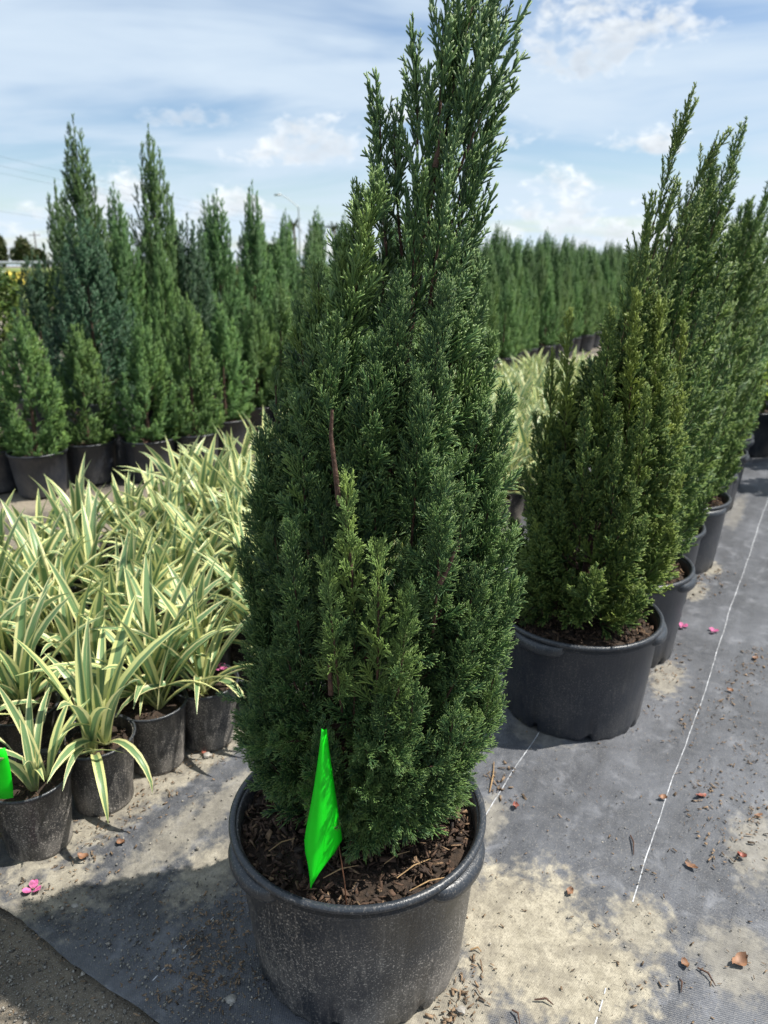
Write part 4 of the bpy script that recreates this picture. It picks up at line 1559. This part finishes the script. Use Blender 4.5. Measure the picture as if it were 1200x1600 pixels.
# yellow flowers and tall weeds in the field: uncountable
q = np.random.default_rng(91)
parts = []
for i in range(260):
    px = q.uniform(14, 44); py = q.uniform(428, 437)
    p = on(px, py, .5)
    s = .09 * p[1] / 30
    Rm = rand_rot(q, .8)
    parts.append((np.array([(-s, -s, 0), (s, -s, 0), (s, s, 0), (-s, s, 0)]) @ Rm.T + p + np.array((0, 0, q.uniform(-.35, .1))), np.array([(0, 1, 2, 3)])))
V, Fc = join(parts)
o = obj('yellow_flowers', make_mesh('yellow_flowers', V, Fc, M['yellow']), kind='stuff')
tag(o, 'patch of yellow flowers in the far field', 'flowers')
parts, tp, ti = [], [], []
for i in range(9000):
    Y = q.uniform(13, 95)
    X = q.uniform(-.62, .62) * Y
    l = q.uniform(.25, .75)
    d = norm(np.array((q.normal(0, .3), q.normal(0, .3), 1.0)))
    s = norm(np.array((q.normal(), q.normal(), 0))) * (.02 + .0018 * Y)
    b = np.array((X, Y, .0))
    parts.append((np.array([b - s, b + s, b + d * l]), np.array([(0, 1, 2)])))
    tp.append([0, 0, 1]); ti.append([q.uniform(.2, 1)] * 3)
V, Fc = join(parts)
o = obj('field_weeds', make_mesh('field_weeds', V, Fc, M['broadleaf'], False, {'tip': np.concatenate(tp), 'tint': np.concatenate(ti)}), kind='stuff')
tag(o, 'tall weeds and grass growing in the far field', 'weeds')

# ------------------------------------------------------------------ litter on the ground
def leaf_litter_mesh(seed, mat, l=.03, w=.016, curl=.5):
    q = np.random.default_rng(seed)
    V, Fc = [], []
    nu, nv = 6, 3
    for i in range(nu):
        t = i / (nu - 1)
        ww = w * math.sin(math.pi * (.08 + .86 * t)) ** .8
        for j in range(nv):
            s = -1 + 2 * j / (nv - 1)
            V.append((l * (t - .5), ww / 2 * s * (1 + .2 * q.normal()), curl * (s * s) * w * .5 + curl * l * .25 * (2 * t - 1) ** 2 + .001))
    for i in range(nu - 1):
        for j in range(nv - 1):
            a = i * nv + j
            Fc.append((a, a + 1, a + nv + 1, a + nv))
    return make_mesh('fallen_leaf', np.array(V), np.array(Fc), mat, True)


LL = [leaf_litter_mesh(600 + k, M['leafbrown'] if k % 3 else M['leafred'], q.uniform(.026, .040), q.uniform(.012, .020), q.uniform(.2, .9)) for k in range(6)]
leaf_at = [((1080, 1355), 1, 'flat reddish brown fallen leaf lying alone on the fabric'), ((1155, 1503), 2, 'cupped brown fallen leaf on the pale dusty fabric'), ((1095, 1245), 3, 'curled brown leaf caught in bark crumbs on the fabric'),
           ((1035, 1248), 4, 'thin brown leaf lying across the white thread'), ((1158, 1340), 0, 'rolled red brown leaf on bark crumbs'), ((1070, 1508), 5, 'small rusty leaf scrap on the sandy fabric'),
           ((1185, 1275), 1, 'dry brown leaf beside the crumb trail'), ((805, 1262), 0, 'small reddish bark flake on the fabric behind the tagged pot'), ((1180, 1030), 2, 'brown leaf scrap far along the fabric'),
           ((1140, 1080), 4, 'pale brown leaf in the long crumb drift'), ((285, 1165), 1, 'orange brown leaf leaning by the lily pots'), ((320, 1178), 3, 'dull brown leaf on sand by the lily pots'),
           ((130, 1340), 2, 'flat pinkish brown leaf on sand beside the flag pot'), ((190, 1318), 4, 'crumpled brown leaf on sand by the second lily pot'), ((890, 1395), 5, 'tiny brown scrap on the edge of the sand patch')]
for k, ((px, py), m_, lab) in enumerate(leaf_at):
    p = on(px, py, .006)
    o = obj('fallen_leaf', LL[m_], loc=tuple(p + np.array((0, 0, .001))), rot=(q.normal(0, .12), q.normal(0, .12), q.uniform(0, 6.28)), scale=(1.0 if k < 3 else .72))
    tag(o, lab, 'leaf', 'fallen leaves on the ground')


def petal_mesh(seed):
    q = np.random.default_rng(seed)
    parts = []
    for k in range(3):
        V, Fc = [], []
        az = k * 2.1 + q.uniform(-.3, .3)
        for i in range(5):
            t = i / 4
            for j in range(3):
                s = j - 1
                w_ = .011 * math.sin(math.pi * (.15 + .7 * t))
                r_, z_ = .004 + .018 * t, .002 + .012 * t * (1 - .3 * t) + .004 * s * s
                V.append((r_ * math.cos(az) - s * w_ * math.sin(az), r_ * math.sin(az) + s * w_ * math.cos(az), z_))
        for i in range(4):
            for j in range(2):
                a = i * 3 + j
                Fc.append((a, a + 1, a + 4, a + 3))
        parts.append((np.array(V), np.array(Fc)))
    V, Fc = join(parts)
    return make_mesh('fallen_blossom', V, Fc, M['pink'], True)


for (px, py), s, lab in [((52, 1392), .85, 'crumpled pink papery blossom on the sand by the flag pot'), ((1066, 981), .9, 'pink blossom on the fabric beside the row of pots'), ((1114, 988), .8, 'dark pink blossom beside the white thread'), ((345, 1048), .9, 'pink blossom on the rim of a lily pot')]:
    p = on(px, py, .004 if px != 345 else .17)
    tag(obj('fallen_blossom', petal_mesh(int(px)), loc=tuple(p), scale=s, rot=(0, 0, px)), lab, 'blossom', 'fallen pink blossoms')


def stone_mesh(seed, r):
    bm = bmesh.new()
    bmesh.ops.create_icosphere(bm, subdivisions=2, radius=r)
    q = np.random.default_rng(seed)
    k = q.normal(0, 1, (3, 3))
    for v in bm.verts:
        c = np.array(v.co) / r
        v.co = Vector(c * r * (1 + .16 * math.sin(3 * c @ k[0]) + .10 * math.sin(5 * c @ k[1])) * np.array((1.15, .95, .7)))
    me = bpy.data.meshes.new('pebble')
    bm.to_mesh(me)
    bm.free()
    me.materials.append(M['pebble'])
    return me


for (px, py), r_, lab in [((361, 1561), .0085, 'pale grey pebble on the dark soil beside the tagged pot'), ((720, 1578), .0075, 'white pebble on the sand beside the tagged pot'), ((325, 1180), .010, 'rounded grey stone by the lily pots'), ((118, 1415), .006, 'small pale pebble near the cut edge of the fabric')]:
    p = on(px, py, .008)
    tag(obj('pebble', stone_mesh(int(px), r_), loc=tuple(p)), lab, 'pebble', 'single pebbles')

# crumbs of bark swept into drifts on the fabric
q = np.random.default_rng(95)
parts, tint = [], []


def scatter(px, py, ru, rv, n, sc):
    a, b = uvof(px, py)
    for i in range(n):
        V, Fc = CHIPS[int(q.integers(0, len(CHIPS)))]
        xy = uv2xy(a + q.normal(0, ru), b + q.normal(0, rv))
        parts.append((V * sc * q.uniform(.35, 1.2) @ rand_rot(q, .25).T + np.array((xy[0], xy[1], .008)), Fc))
        tint.append(np.full(8, q.uniform(0.35, 1.25)))


for a in [(1095, 1245, .05, .022, 34, .6), (1070, 1130, .06, .03, 30, .5), (1140, 1080, .08, .02, 30, .6), (1185, 1040, .08, .02, 30, .6), (1130, 1340, .05, .03, 26, .55), (1180, 1280, .06, .02, 26, .6), (1100, 905, .10, .05, 90, .7),
          (1040, 1040, .10, .05, 80, .55), (1010, 985, .06, .04, 60, .6), (1170, 1180, .08, .03, 26, .5), (780, 1215, .03, .02, 30, .7), (800, 1250, .03, .02, 10, .7), (720, 1540, .04, .025, 60, .6), (700, 1585, .03, .02, 30, .6),
          (1000, 1250, .35, .25, 90, .35), (950, 1450, .25, .22, 110, .35), (1150, 1450, .2, .15, 60, .4), (860, 1330, .15, .15, 30, .35), (1050, 1560, .12, .12, 50, .4),
          (205, 1270, .25, .045, 200, .45), (300, 1190, .2, .05, 180, .45), (130, 1370, .10, .06, 90, .45), (330, 1150, .3, .04, 120, .5), (330, 1530, .06, .05, 300, .45), (300, 1480, .08, .08, 160, .4), (350, 1440, .07, .03, 140, .4), (120, 1540, .12, .12, 120, .35), (60, 1460, .05, .08, 60, .4),
          (1120, 1225, .07, .05, 60, .4), (1090, 1135, .08, .05, 60, .35), (1165, 1060, .10, .04, 70, .45), (1150, 1300, .07, .05, 60, .4), (1180, 1170, .10, .05, 60, .4), (1010, 1090, .10, .06, 80, .35), (960, 1130, .05, .03, 30, .4), (1150, 700, .4, .06, 120, .7)]:
    scatter(*a)
V, Fc = join(parts)
o = obj('bark_crumbs', make_mesh('bark_crumbs', V, Fc, M['crumb'], False, {'tint': np.concatenate(tint)}), kind='stuff')
tag(o, 'crumbs of bark and leaf litter strewn over the fabric', 'bark crumbs')
# twigs
for (x0, y0, x1, y1, lab) in [(722, 1190, 768, 1150, 'thin tan twig lying behind the tagged pot'), (765, 1238, 772, 1190, 'short tan twig in the bark crumbs behind the tagged pot'), (1090, 1512, 1118, 1540, 'dark straight twig on the sandy fabric'),
                              (1062, 1530, 1064, 1550, 'short dark twig stub on the sandy fabric'), (835, 1562, 865, 1570, 'brown twig on the sand patch'), (800, 1578, 812, 1600, 'dark twig on the sand near the tagged pot'),
                              (735, 1484, 752, 1487, 'short orange twig beside the tagged pot'), (985, 1305, 990, 1335, 'grey twig beside the white thread')]:
    a, b = on(x0, y0, .0085), on(x1, y1, .0085)
    m_ = (a + b) / 2 + np.array((.004, .004, .004))
    V, Fc = tube([a - a, m_ - a, b - a], [.0014, .0018, .0009], 6)
    tag(obj('twig', make_mesh('twig', V, Fc, M['straw'] if 'tan' in lab or 'orange' in lab else M['bark'], True), loc=tuple(a)), lab, 'twig', 'twigs on the ground')
# grit
parts = []
octa = (np.array([(1, 0, 0), (-1, 0, 0), (0, 1, 0), (0, -1, 0), (0, 0, 1), (0, 0, -1)], float), np.array([(0, 2, 4), (2, 1, 4), (1, 3, 4), (3, 0, 4), (2, 0, 5), (1, 2, 5), (3, 1, 5), (0, 3, 5)]))
for i in range(5200):
    if i < 2600:
        p = on(q.uniform(-10, 430), q.uniform(1380, 1640), .0)
        z_ = .008 if float(p[:2] @ DU) > U_CUT + .01 else -.006
    elif i < 3800:
        xy = uv2xy(q.uniform(.6, 2.6), q.normal(-1.08, .09)); p = np.array((xy[0], xy[1], 0)); z_ = .006
    else:
        p = on(q.uniform(700, 1210), q.uniform(1050, 1640), .0); z_ = .006
    s = (.0006 + .0022 * q.uniform() ** 2.5) * (1.0 if i < 3800 else .7) * (2.0 if q.uniform() < .03 else 1)
    parts.append((octa[0] * s * q.uniform(.5, 1.5, 3) @ rand_rot(q, 1).T + np.array((p[0], p[1], z_ + s * .3)), octa[1]))
for i in range(700):
    p = on(q.uniform(-10, 330), q.uniform(1420, 1650), .0)
    if float(p[:2] @ DU) > U_CUT - .01:
        continue
    s = .0012 + .0034 * q.uniform() ** 3
    parts.append((octa[0] * s * q.uniform(.5, 1.5, 3) @ rand_rot(q, 1).T + np.array((p[0], p[1], -.007 + s * .3)), octa[1]))
V, Fc = join(parts)
o = obj('gravel', make_mesh('gravel', V, Fc, M['grit']), kind='stuff')
tag(o, 'pale grit and fine gravel strewn over soil and fabric', 'gravel')
print('objects', len(bpy.data.objects), 'tris', sum(len(m.loops) - 2 * len(m.polygons) for m in bpy.data.meshes))
